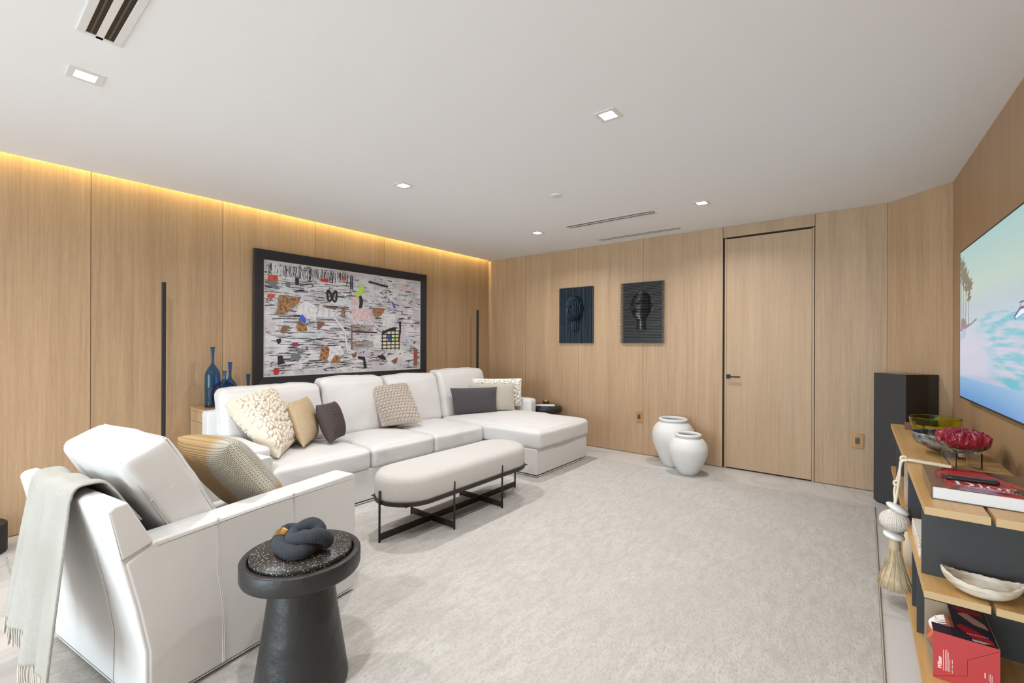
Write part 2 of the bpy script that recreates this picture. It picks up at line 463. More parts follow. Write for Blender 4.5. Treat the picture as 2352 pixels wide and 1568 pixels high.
# rug: pale, mottled, slight pile
def rug_mat():
    m = mat('rug_pile', (.74, .71, .665), .95)
    nt = m.node_tree; N = nt.nodes; L = nt.links; p = N['Principled BSDF']
    tc = N.new('ShaderNodeTexCoord')
    def nz(scale, st, det=5, dist=0):
        mp = N.new('ShaderNodeMapping'); mp.inputs['Scale'].default_value = st; L.new(tc.outputs['Object'], mp.inputs[0])
        n = N.new('ShaderNodeTexNoise'); n.inputs['Scale'].default_value = scale; n.inputs['Detail'].default_value = det; n.inputs['Distortion'].default_value = dist
        L.new(mp.outputs[0], n.inputs['Vector']); return n
    big = nz(2.2, (1, 1, 1), 8, .8); fin = nz(120, (1, .45, 1), 3); mid = nz(16, (1.6, .5, 1), 6, .5)
    def mix(fac, a, b):
        x = N.new('ShaderNodeMix'); x.data_type = 'RGBA'; L.new(fac, x.inputs[0])
        for i, v in ((6, a), (7, b)):
            if isinstance(v, tuple): x.inputs[i].default_value = (*v, 1)
            else: L.new(v, x.inputs[i])
        return x.outputs[2]
    def ramp(n, lo, hi):
        r = N.new('ShaderNodeMapRange'); r.inputs[1].default_value = lo; r.inputs[2].default_value = hi; L.new(n.outputs['Fac'], r.inputs[0]); return r.outputs[0]
    c1 = mix(ramp(big, .4, .62), (.53, .515, .49), (.50, .475, .45))
    c2 = mix(ramp(mid, .42, .66), c1, (.45, .43, .40))
    c3 = mix(ramp(fin, .45, .75), c2, (.39, .37, .34))
    L.new(c3, p.inputs['Base Color'])
    b = N.new('ShaderNodeBump'); b.inputs['Strength'].default_value = .55; b.inputs['Distance'].default_value = .006; L.new(fin.outputs['Fac'], b.inputs['Height'])
    b2 = N.new('ShaderNodeBump'); b2.inputs['Strength'].default_value = .3; b2.inputs['Distance'].default_value = .012; L.new(mid.outputs['Fac'], b2.inputs['Height']); L.new(b.outputs[0], b2.inputs['Normal'])
    L.new(b2.outputs[0], p.inputs['Normal'])
    return m
RUG = rug_mat()
RUGB = mat('rug_binding', (.50, .46, .40), .9, bump=(200, .5, .003))

def marble_mat(name, base, vein, scale, rough, bumpy=0):
    m = mat(name, base, rough, bump=(30, bumpy, .003) if bumpy else None)
    nt = m.node_tree; N = nt.nodes; L = nt.links; p = N['Principled BSDF']
    tc = N.new('ShaderNodeTexCoord'); n = N.new('ShaderNodeTexNoise'); n.inputs['Scale'].default_value = scale; n.inputs['Detail'].default_value = 7; n.inputs['Distortion'].default_value = 1.6
    L.new(tc.outputs['Object'], n.inputs['Vector'])
    a = N.new('ShaderNodeMath'); a.operation = 'SUBTRACT'; a.inputs[1].default_value = .5; L.new(n.outputs['Fac'], a.inputs[0])
    b = N.new('ShaderNodeMath'); b.operation = 'ABSOLUTE'; L.new(a.outputs[0], b.inputs[0])
    r = N.new('ShaderNodeValToRGB'); L.new(b.outputs[0], r.inputs[0])
    r.color_ramp.elements[0].position = 0; r.color_ramp.elements[0].color = (*vein, 1)
    r.color_ramp.elements[1].position = .035; r.color_ramp.elements[1].color = (*base, 1)
    L.new(r.outputs[0], p.inputs['Base Color'])
    return m
MARBLE = marble_mat('floor_marble', (.60, .585, .575), (.52, .50, .49), .8, .25)

def speckle(name, base, spot, scale, thr):
    m = mat(name, base, .35)
    nt = m.node_tree; N = nt.nodes; L = nt.links; p = N['Principled BSDF']
    tc = N.new('ShaderNodeTexCoord'); v = N.new('ShaderNodeTexVoronoi'); v.inputs['Scale'].default_value = scale
    nz = N.new('ShaderNodeTexNoise'); nz.inputs['Scale'].default_value = scale * .7; L.new(tc.outputs['Object'], nz.inputs['Vector'])
    L.new(tc.outputs['Object'], v.inputs['Vector'])
    s = N.new('ShaderNodeMath'); s.operation = 'MULTIPLY_ADD'; s.inputs[1].default_value = -.45; L.new(nz.outputs['Fac'], s.inputs[0]); L.new(v.outputs['Distance'], s.inputs[2])
    r = N.new('ShaderNodeValToRGB'); L.new(s.outputs[0], r.inputs[0]); r.color_ramp.interpolation = 'CONSTANT'
    r.color_ramp.elements[0].color = (*spot, 1); r.color_ramp.elements[1].position = thr; r.color_ramp.elements[1].color = (*base, 1)
    L.new(r.outputs[0], p.inputs['Base Color'])
    return m
TERRAZZO = speckle('black_terrazzo', (.020, .018, .016), (.50, .44, .37), 120, -.05)

# ------------------------------------------------------------------ room
WA, WB, HC = -4.815, 5.50, 2.73
CE = -4.762                                   # ceiling edge: a thin light slot runs along the left wall
PB0 = np.array((.160, 5.50)); PC0 = np.array((.561, 5.085)); DIRT = np.array((.0305, -1.0)); DIRT /= np.linalg.norm(DIRT)
def tvx(y): return .561 + (5.085 - y) * .0305
floor = box('floor', WA - .3, 1.3, YREAR - .3, WB + .6, -.12, 0, MARBLE); tag(floor, kind='structure')
ceil = MB()
ceil.box(CE, 1.3, YREAR - .3, WB + .4, HC, HC + .12)
ceil.box(WA - .3, 1.3, YREAR - .3, WB + .4, HC + .40, HC + .48)
ceil.box(CE + .001, CE + .02, YREAR - .3, WB + .4, HC + .12, HC + .40)
ceil = ceil.build('ceiling', CEIL); tag(ceil, kind='structure')

def panel_wall(name, p0, p1, seams, mat_, z0=.006, z1=HC - .001, gap=.0032, thick=.018, back=.05):
    """a wall of vertical veneer panels standing on a dark backing; p0->p1 with the room on the right-hand side"""
    p0 = np.array(p0, float); p1 = np.array(p1, float); L_ = np.linalg.norm(p1 - p0); d = (p1 - p0) / L_; n = np.array((d[1], -d[0]))
    ang = math.atan2(d[1], d[0])
    root = empty(name, (p0[0], p0[1], 0), ang); tag(root, kind='structure')
    # local x along the wall, local -y = into the room, local +y = behind
    b = box('backing', -.0, L_, thick, thick + back, 0, z1 + .2, BACKING, root)
    for i in range(len(seams) - 1):
        a, c = seams[i], seams[i + 1]
        o = box('panel', a + gap / 2, c - gap / 2, 0, thick, z0, z1, mat_, root, bevel=.0008, seg=1)
        o.location = (0, 0, 0)
    box('corner_leak_fill', -.06, 0, .0, thick + back, 0, z1 + .2, BACKING, root); box('corner_leak_fill', L_, L_ + .06, .0, thick + back, 0, z1 + .2, BACKING, root)  # filler added at the wall ends to stop light leaking in
    return root
# left wall: from (WA, YREAR) up to (WA, WB): room on the right-hand side
sy = [YREAR] + [s for s in (-6.63, -5.71, -4.79, -3.87, -2.95, -2.03, -1.11, -.19, .733, 1.661, 2.578, 3.494, 4.398, 5.305) if s > YREAR + .05] + [WB]
panel_wall('wall_left', (WA, YREAR), (WA, WB), [s - YREAR for s in sy], OAK, z1=HC + .38)
# back wall with the flush door
wb = panel_wall('wall_back', (WA, WB), (PB0[0], WB), [0, .748, 1.667, 2.602, 3.540], OAK)
x0 = WA
b1 = box('panel', 4.412, PB0[0] - WA, 0, .018, .006, HC - .001, OAK, wb, bevel=.0008, seg=1)
hd = box('header_panel', 3.5432, 4.4082, 0, .018, 2.606, HC - .001, OAKH, wb, bevel=.0008, seg=1)
door = empty('door_1', (-1.255, WB, 0)); tag(door, kind='structure')
DW = .846
box('door_jamb', DW - .018, DW, .0005, .03, .004, 2.594, OAKD, door, bevel=.0008, seg=1)
box('door_jamb', .0, .0185, .0005, .03, .004, 2.594, OAKD, door, bevel=.0008, seg=1)
box('door_leaf', .0205, DW - .0205, -.0012, .04, .016, 2.585, OAKD, door, bevel=.0012, seg=1)
hb = MB(); hb.box(.022, .062, -.012, -.0012, 1.015, 1.06); h = hb.build('door_handle', BLACKM, door, bevel=.001)
hl = MB(); hl.box(.034, .052, -.05, -.012, 1.030, 1.046); hl.box(.034, .168, -.058, -.044, 1.030, 1.046); hl.build('lever', BLACKM, h, bevel=.001)
# slanted corner and the right wall
panel_wall('wall_corner', PB0, PC0, [0, np.linalg.norm(PC0 - PB0)], OAK)
yr = YREAR; L_r = (5.085 - yr) / (-DIRT[1])
panel_wall('wall_right', PC0, PC0 + DIRT * L_r, [0, 2.6, 5.2, 7.8, 10.0, L_r], OAKR)
# glazed rear wall behind the camera
wr = empty('wall_rear', (0, YREAR, 0)); tag(wr, kind='structure')
box('plaster', -4.9, -4.75, -.15, 0, 0, HC, CEIL, wr); box('plaster', .65, 1.2, -.15, 0, 0, HC, CEIL, wr); box('plaster', -4.75, .65, -.15, 0, 2.62, HC, CEIL, wr)
def glass_mat():
    m = bpy.data.materials.new('window_glass'); m.use_nodes = True; nt = m.node_tree; N = nt.nodes; L = nt.links
    N.remove(N['Principled BSDF']); t = N.new('ShaderNodeBsdfTransparent'); t.inputs[0].default_value = (.97, .985, .98, 1)
    g = N.new('ShaderNodeBsdfGlossy'); g.inputs['Roughness'].default_value = .02; x = N.new('ShaderNodeMixShader'); x.inputs[0].default_value = .06
    L.new(t.outputs[0], x.inputs[1]); L.new(g.outputs[0], x.inputs[2]); L.new(x.outputs[0], N['Material Output'].inputs[0]); return m
GLASS = glass_mat()
for i in range(3):
    a = -4.75 + i * 1.8
    wn = empty('window_%d' % (i + 1), (a, YREAR - .05, 0)); tag(wn, kind='structure')
    fr = MB(); fr.box(0, .05, -.03, .03, 0, 2.62); fr.box(1.75, 1.8, -.03, .03, 0, 2.62); fr.box(.05, 1.75, -.03, .03, 0, .06); fr.box(.05, 1.75, -.03, .03, 2.56, 2.62)
    fr.build('window_frame', BLACK, wn)
    box('pane', .05, 1.75, -.004, .004, .06, 2.56, GLASS, wn)
box('terrace', -9, 6, -15, YREAR - .35, -.14, -.02, mat('terrace_stone', (.5, .48, .45), .8)).__setitem__('kind', 'structure')

# warm light strip hidden above the ceiling edge along the left wall
LEDM = mat('warm_led', (1, .6, .2), .5, emis=(1.0, .82, .32), es=330)
cove = empty('trim_1', (0, 0, 0)); tag(cove, kind='structure')
box('led_channel', CE - .004, CE - .0005, YREAR + .05, WB - .03, HC + .17, HC + .21, WHITE, cove)
box('led_strip', CE - .008, CE - .0045, YREAR + .05, WB - .03, HC + .176, HC + .204, LEDM, cove)

# recessed square downlights
LENS = mat('lamp_lens', (1, 1, 1), .5, emis=(1.0, .98, .95), es=14)
lmp = []
lab = {0: 'square recessed downlight above the armchair, nearest the large slot vent', 1: 'square recessed downlight over the near right of the room',
       2: 'square recessed downlight above the left half of the sofa', 3: 'brightest square recessed downlight, alone in the middle of the ceiling',
       4: 'square recessed downlight over the chaise, left of the far slot vents', 5: 'square recessed downlight close to the door, right of the far slot vents'}
for i, (x, y) in enumerate(LAMP_SPOTS):
    root = empty('recessed_downlight', (x, y, HC)); root['category'] = 'ceiling light'
    root['label'] = lab.get(i, 'unseen square recessed downlight added in the ceiling behind the viewpoint')
    root['group'] = 'square recessed downlights in the ceiling'
    t = MB(); o_, i_ = .066, .040
    for (a, b, c, d) in ((-o_, o_, -o_, -i_), (-o_, o_, i_, o_), (-o_, -i_, -i_, i_), (i_, o_, -i_, i_)):
        t.box(a, b, c, d, -.003, -.0002)
    t.build('bezel', WHITE, root)
    MB().box(-i_, i_, -i_, i_, -.0024, -.0004).build('lens', LENS, root)
    l = bpy.data.lights.new('downlight', 'AREA'); l.shape = 'SQUARE'; l.size = .075; l.energy = LAMP_W; l.color = (1.0, .985, .97); l.spread = R(150)
    lo = bpy.data.objects.new('downlight_lamp', l); COL.objects.link(lo); lo.parent = root; lo.location = (0, 0, -.006)

# slot vents
VD = mat('vent_slot_dark', (.035, .033, .03), .35, metal=.3)
VB = mat('vent_blade', (.18, .18, .17), .35, metal=.8)
def vent(x0, x1, y0, y1, label):
    root = empty('slot_vent', ((x0 + x1) / 2, (y0 + y1) / 2, HC)); tag(root, label, 'air vent', 'linear slot vents in the ceiling')
    hx, hy = (x1 - x0) / 2, (y1 - y0) / 2
    s = hy * .62; a = hy * .17
    f = MB()
    f.box(-hx, hx, -hy, -s, -.004, -.0003); f.box(-hx, hx, s, hy, -.004, -.0003); f.box(-hx, hx, -a, a, -.004, -.0003)
    f.box(-hx, -hx + .022, -s, s, -.004, -.0003); f.box(hx - .022, hx, -s, s, -.004, -.0003)
    f.build('flange', WHITE, root, bevel=.001, seg=1)
    for sg in (-1, 1):
        c = sg * (s + a) / 2; hw = (s - a) / 2
        sl = MB().box(-hx + .022, hx - .022, c - hw, c + hw, -.0008, -.0002).build('slot', VD, root)
        bl = MB().box(-hx + .03, hx - .03, c - hw * .25, c + hw * .15, -.0035, -.0009); bl.build('blade', VB, sl)
vent(-2.644, -1.60, .352, .500, 'large double slot vent at the top left, nearest the viewer')
vent(-2.69, -1.67, 4.362, 4.512, 'thin double slot vent, the nearer of the two by the door')
vent(-2.70, -1.68, 5.165, 5.295, 'thin double slot vent right against the far wall')
sd = lathe('smoke_detector', [(0, -.0005), (.052, -.0005), (.052, -.006), (.049, -.009), (.030, -.010), (0, -.010)], WHITE, loc=(0, 0, 0)); sd.location = (-2.177, 3.411, HC)
tag(sd, 'small round white detector disc on the ceiling between the downlights', 'detector')

# rug
rb = MB()
rug = empty('area_rug', (-2.15, 2.6, 0)); tag(rug, 'very large pale mottled low pile rug under the sofa and bench', 'rug')
rg = MB().box(-2.21, 2.215, -2.33, 2.35, .001, .012); rg.build('pile', RUG, rug, bevel=.004)
tube('binding', [(-2.213, -2.333, .0065), (2.218, -2.333, .0065), (2.218, 2.353, .0065), (-2.213, 2.353, .0065)], .0050, RUGB, rug, closed=True)

# wall outlets
def outlet(x0, x1, z0, z1, label):
    r_ = empty('wall_outlet', ((x0 + x1) / 2, WB, (z0 + z1) / 2)); tag(r_, label, 'outlet', 'oak faced outlets on the back wall')
    hx, hz = (x1 - x0) / 2, (z1 - z0) / 2
    box('cover_plate', -hx, hx, -.009, -.0005, -hz, hz, PLATE, r_, bevel=.002)
    s = box('socket', -hx * .38, hx * .38, -.011, -.009, -hz * .42, hz * .42, mat('socket_dark', (.05, .045, .04), .4), r_, bevel=.001)
    for k in (-1, 1):
        MB().box(-.009, -.006, -.0115, -.011, k * .018 - .004, k * .018 + .004).box(.005, .008, -.0115, -.011, k * .018 - .004, k * .018 + .004).build('slots', mat('slot_grey', (.25, .22, .2), .5), s)
outlet(-2.309, -2.210, .405, .544, 'oak faced outlet on the back wall beside the white vases')
outlet(-.104, -.008, .398, .540, 'oak faced outlet on the back wall beside the black speaker')

# ------------------------------------------------------------------ sectional sofa
sofa = empty('sectional_sofa', (-3.9, 3.2, .012)); tag(sofa, 'long white sectional sofa with a chaise at its far end', 'sofa')
SX, SY = 3.9, 3.2
def S_(V):   # world -> local
    V = np.array(V, float); return V + np.array((SX, SY * -1, -.012)) * np.array((1, 1, 1))
def sbox(name, x0, x1, y0, y1, z0, z1, m=LEATHERS, **k): return box(name, x0 + SX, x1 + SX, y0 - SY, y1 - SY, z0 - .012, z1 - .012, m, sofa, **k)
def scush(name, x0, x1, y0, y1, z0, z1, **k): return cushion(name, x0 + SX, x1 + SX, y0 - SY, y1 - SY, z0 - .012, z1 - .012, LEATHERS, sofa, **k)
base = MB()
base.box(-4.36 + SX, -3.40 + SX, 1.49 - SY, 3.80 - SY, .022, .292)
base.build('base', LEATHERS, sofa, bevel=.012, seg=3)
ch = MB(); ch.box(-4.36 + SX, -2.66 + SX, 3.805 - SY, 4.86 - SY, .022, .292); ch.build('chaise_base', LEATHERS, sofa, bevel=.012, seg=3)
def welt(pts, parent=sofa, r=.0035, closed=False, m=STITCH, name='piping'):
    return tube(name, pts, r, m, parent, seg=6, closed=closed)
welt([(-3.398 + SX, 1.36 - SY, .014), (-3.398 + SX, 3.80 - SY, .014)])
welt([(-3.398 + SX, 3.803 - SY, .014), (-2.658 + SX, 3.803 - SY, .014), (-2.658 + SX, 4.86 - SY, .014)])
# back frame and arms
scush('back_frame', -4.372, -4.22, 1.35, 5.0, .03, .835, r=.03, puff=(.006, 0, .004), n=14, wr=.003)
scush('arm', -4.25, -3.395, 1.352, 1.492, .03, .640, r=.028, puff=(.004, .006, .008), n=16, wr=.004)
scush('arm', -4.25, -3.51, 4.865, 5.005, .03, .655, r=.028, puff=(.004, .006, .008), n=16, wr=.004)
for (a, b, sd_) in ((1.497, 2.332, 1), (2.334, 3.064, 2), (3.066, 3.798, 3)):
    scush('seat_cushion', -4.23, -3.385, a, b, .294, .472, r=.038, puff=(.010, .002, .040), n=26, wr=.006, seed=sd_ * 5)
scush('chaise_cushion', -4.23, -2.628, 3.801, 4.862, .298, .488, r=.045, puff=(.012, .010, .045), n=30, wr=.007, seed=31)
for (a, b, zt, sd_) in ((1.42, 2.285, 1.0, 4), (2.30, 3.015, 1.035, 5), (3.03, 3.79, 1.025, 6), (3.81, 4.66, 1.05, 7)):
    scush('back_cushion', -4.235, -4.04, a, b, .475, zt, r=.05, puff=(.045, .004, .022), n=26, wr=.010, seed=sd_ * 7, shear=-.22)
for (x, y) in ((-3.5, 1.45), (-3.5, 3.7), (-2.75, 3.9), (-2.75, 4.8), (-4.3, 1.45), (-4.3, 4.9)):
    box('foot', x + SX - .03, x + SX + .03, y - SY - .03, y - SY + .03, 0.0, .022, BLACKM, sofa)

# ------------------------------------------------------------------ pillows on the sofa
def PW(name, c4, th, m, label, cat='throw pillow', group=None, **k):
    c = np.mean(np.array(c4), 0)
    zmin = min(p[2] for p in c4)
    o = pillow(name, [np.array(p) - np.array((c[0], c[1], zmin)) for p in c4], th, m, **k)
    o.location = (c[0], c[1], zmin); tag(o, label, cat, group); return o
PW('throw_pillow', [(-4.12, 1.435, .90), (-4.10, 1.80, 1.01), (-3.97, 1.97, .535), (-3.53, 1.60, .515)], .20, LOOPS,
   'largest cream chunky knit pillow, slumped over the left arm of the sofa', n=210, knit=('chunk', 15, 16), A=.032, bow=.02, seed=3)
PW('throw_pillow', [(-3.88, 1.84, .885), (-4.07, 2.10, .905), (-3.99, 2.16, .53), (-3.66, 1.862, .53)], .17, TANW,
   'tan woven pillow standing between the cream knit and the dark brown pillow', n=60)
PW('throw_pillow', [(-3.83, 2.06, .845), (-3.90, 2.28, .855), (-3.83, 2.34, .535), (-3.66, 2.10, .525)], .17, DARKKNIT,
   'small dark brown knitted pillow beside the tan woven pillow', n=150, knit=('rib', 22, 26), A=.009)
PW('throw_pillow', [(-4.16, 2.82, .925), (-4.14, 3.31, .945), (-3.72, 3.19, .555), (-3.95, 2.84, .53)], .16, TAUPE,
   'taupe chunky knit square pillow in the middle of the sofa', n=170, knit=('loop', 12, 14), A=.024, bow=.03, seed=8)
PW('throw_pillow', [(-4.03, 4.28, .94), (-3.63, 4.83, .93), (-3.64, 4.84, .56), (-3.98, 4.28, .55)], .11, LOOPW,
   'ivory chunky knit pillow, rearmost of the three on the chaise', n=150, knit=('chunk', 14, 10), A=.028, bow=.02, seed=12)
PW('throw_pillow', [(-3.97, 4.16, .895), (-3.62, 4.66, .875), (-3.60, 4.64, .535), (-3.93, 4.13, .535)], .08, LINEN,
   'plain greige linen pillow, half hidden behind the charcoal pillow', n=50)
PW('throw_pillow', [(-4.03, 3.89, .845), (-3.72, 4.42, .842), (-3.70, 4.40, .525), (-3.97, 3.90, .525)], .11, CHARKNIT,
   'charcoal ribbed lumbar pillow, frontmost on the chaise', n=150, knit=('rib', 26, 22), A=.008)

# ------------------------------------------------------------------ oval bench
bx, by = -2.652, 2.658
bench = empty('oval_bench', (bx, by, .012)); tag(bench, 'long oval boucle bench on a thin dark metal frame', 'bench')
def stadium(hw, hl, n=20):
    P = []
    for i in range(n + 1): a = PI * i / n; P.append((hw * math.cos(a), hl - hw + hw * math.sin(a)))
    for i in range(n + 1): a = PI + PI * i / n; P.append((hw * math.cos(a), -(hl - hw) + hw * math.sin(a)))
    # straight runs
    return np.array(P)
def bench_cushion():
    hw, hl = .243, .752; z0, z1 = .288, .478
    rings = [(-.018, z0), (-.004, z0 + .006), (.004, z0 + .03), (.006, z0 + .08), (.004, z1 - .055), (-.006, z1 - .028), (-.022, z1 - .010), (-.05, z1 + .0), (-.10, z1 + .008), (-.16, z1 + .013), (-.22, z1 + .015)]
    V = []; n = None
    for off, z in rings:
        P = stadium(max(hw + off, .01), hl + off * (1 if off > -.2 else 1), 24); n = len(P)
        V += [(p[0], p[1], z) for p in P]
    V = np.array(V)
    F = []
    for k in range(len(rings) - 1):
        for i in range(n):
            F.append((k * n + i, k * n + (i + 1) % n, (k + 1) * n + (i + 1) % n, (k + 1) * n + i))
    F.append(tuple(range(n - 1, -1, -1))); F.append(tuple((len(rings) - 1) * n + i for i in range(n)))
    V[:, 2] -= .012
    o = mesh('seat', V, F, BOUCLE, bench, smooth=True); return o
bench_cushion()
ring = stadium(.250, .759, 24)
RV = []; n = len(ring)
for (off, z) in ((0, .262), (0, .288), (-.006, .288), (-.006, .262)):
    P = stadium(.252 + off, .761 + off, 24); RV += [(p[0], p[1], z) for p in P]
RF = [(k * n + i, k * n + (i + 1) % n, ((k + 1) % 4) * n + (i + 1) % n, ((k + 1) % 4) * n + i) for k in range(4) for i in range(n)]
mesh('ring_frame', RV, RF, BRONZE, bench)
box('support_plate', -.20, .20, -.70, .70, .266, .272, BRONZE, bench)
for (x, y) in ((-2.652, 1.889), (-2.652, 3.427), (-2.405, 2.371), (-2.405, 2.932), (-2.899, 2.371), (-2.899, 2.932)):
    lathe('leg', [(.008, 0), (.008, .355), (.0065, .360), (0, .361)], BRONZE, bench, seg=12, loc=(x - bx, y - by, 0))
box('stretcher', -.003, .003, -.765, .765, .012, .060, BRONZE, bench)
for y in (2.371, 2.932): box('stretcher', -.247, .247, y - by - .003, y - by + .003, .008, .056, BRONZE, bench)

# ------------------------------------------------------------------ armchair (local: y forward, x to its right hand side = towards the window side)
AP = np.array([-2.256, 1.450]); Ad = np.array([-.156, .988]); Ad /= np.linalg.norm(Ad); An = np.array([-Ad[1], Ad[0]])
AO = AP - .55 * Ad + .45 * An
chair = empty('armchair', (AO[0], AO[1], .012), math.atan2(-Ad[0], Ad[1])); tag(chair, 'white leather armchair seen from behind with a grey throw over it', 'armchair')
def L2(u, w_, z): return (.45 - w_, u + .55, z - .012)          # (u along depth, w across, z up)
def side_prism(name, prof, w0, w1, m=LEATHER, bevel=.012, seg=3, parent=chair):
    n = len(prof); V = [L2(u, w0, z) for u, z in prof] + [L2(u, w1, z) for u, z in prof]
    F = [tuple(range(n)), tuple(range(2 * n - 1, n - 1, -1))] + [(i, n + i, n + (i + 1) % n, (i + 1) % n) for i in range(n)]
    o = mesh(name, V, F, m, parent, bevel=bevel, seg=seg)
    bm = bmesh.new(); bm.from_mesh(o.data); bmesh.ops.recalc_face_normals(bm, faces=bm.faces); bm.to_mesh(o.data); bm.free()
    return o
armprof = [(0, .03), (0, .655), (-.02, .672), (-.96, .650), (-1.052, .60), (-1.012, .42), (-.979, .24), (-.977, .03)]
side_prism('arm', armprof, 0, .145, bevel=.016)
side_prism('arm', armprof, .755, .90, bevel=.016)
# back slab with flared top and angled end caps
backprof = [(-.988, .03), (-.990, .24), (-1.022, .42), (-1.064, .612), (-1.088, .74), (-1.03, .74), (-.955, .60), (-.93, .42), (-.93, .03)]
side_prism('backrest', backprof, .004, .896, bevel=.010)
capprof = [(-1.064, .612), (-1.104, .803), (-1.088, .820), (-1.046, .826), (-.962, .648)]
side_prism('back_cap', capprof, -.008, .908, bevel=.014)
side_prism('base', [(-.03, .035), (-.03, .30), (-.92, .30), (-.92, .035)], .14, .76)
def lc(name, u0, u1, w0, w1, z0, z1, xf=None, **k):
    a = L2(u0, w1, z0); b = L2(u1, w0, z1)
    return cushion(name, a[0], b[0], a[1], b[1], a[2], b[2], LEATHER, chair, xf=xf, **k)
lc('seat_cushion', -.80, -.03, .155, .745, .295, .485, r=.035, puff=(.002, .008, .025), n=16)
def lean(V):   # the back cushion leans backwards
    c = np.array(L2(-.63, .45, .47)); a = R(28)
    D = V - c; y = D[:, 1] * math.cos(a) - D[:, 2] * math.sin(a); z = D[:, 1] * math.sin(a) + D[:, 2] * math.cos(a)
    out = V.copy(); out[:, 1] = c[1] + y; out[:, 2] = c[2] + z; return out
lc('back_cushion', -.75, -.575, .148, .752, .47, 1.06, xf=lean, r=.028, puff=(.006, .028, .022), n=26, wr=.006, seed=3)
# seams: double welts round the cushion, on the arms and on the back
def leanpt(u, w_, z): return tuple(lean(np.array([L2(u, w_, z)]))[0])
for uu in (-.743, -.582):
    tube('seam', [leanpt(uu, .155, .50), leanpt(uu, .154, .75), leanpt(uu, .156, 1.045)], .0024, STITCH, chair, seg=6)
    tube('seam', [leanpt(uu, .160, 1.053), leanpt(uu, .45, 1.056), leanpt(uu, .740, 1.053)], .0024, STITCH, chair, seg=6)
    tube('seam', [leanpt(uu, .744, 1.045), leanpt(uu, .746, .70)], .0024, STITCH, chair, seg=6)
tube('seam', [leanpt(-.745, .150, .86), leanpt(-.66, .1425, .86), leanpt(-.580, .150, .86)], .0022, STITCH, chair, seg=6)
for wo in (0.0, .007):
    tube('seam', [L2(-.738 + wo, -.0002, z) for z in (.662, .60, .45)] + [L2(-.712 + wo, -.0002, .26), L2(-.716 + wo, -.0002, .04)], .0015, STITCH, chair, seg=6)
    tube('seam', [L2(-.388 + wo, -.0002, z) for z in (.664, .55, .3, .04)], .0015, STITCH, chair, seg=6)
tube('seam', [L2(-.03, -.001, .645), L2(-.55, -.001, .648), L2(-.95, -.001, .632)], .0015, STITCH, chair, seg=6)
tube('seam', [L2(0, -.001, .032), L2(-.977, -.001, .032)], .0022, STITCH, chair, seg=6)
tube('seam', [L2(-.989, .004, .032), L2(-.989, .896, .032)], .0022, STITCH, chair, seg=6)
tube('seam', [L2(-.990, .27, .04), L2(-.992, .255, .24), L2(-1.024, .23, .42), L2(-1.066, .21, .612)], .0018, STITCH, chair, seg=6)
tube('seam', [L2(-1.0995, .006, .804), L2(-1.0995, .894, .804)], .0022, STITCH, chair, seg=6)
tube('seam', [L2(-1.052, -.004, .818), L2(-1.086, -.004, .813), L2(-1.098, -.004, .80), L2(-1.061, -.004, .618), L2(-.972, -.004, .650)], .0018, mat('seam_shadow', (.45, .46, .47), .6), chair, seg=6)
for (u, w_) in ((-.05, .05), (-.05, .85), (-.93, .05), (-.93, .85)):
    p = L2(u, w_, .012); box('foot', p[0] - .025, p[0] + .025, p[1] - .025, p[1] + .025, 0, .025, BLACKM, chair)

# dip dyed pillow in the armchair
def AW(u, w_, z): q = AP + Ad * u + An * w_; return (q[0], q[1], z)
PW('throw_pillow', [AW(-.61, .62, .915), AW(-.60, .165, .925), AW(-.29, .165, .515), AW(-.30, .64, .515)], .19, DIP,
   'tan and pale grey dip dyed woven pillow propped in the armchair', n=60, bow=.015, box=4.5)

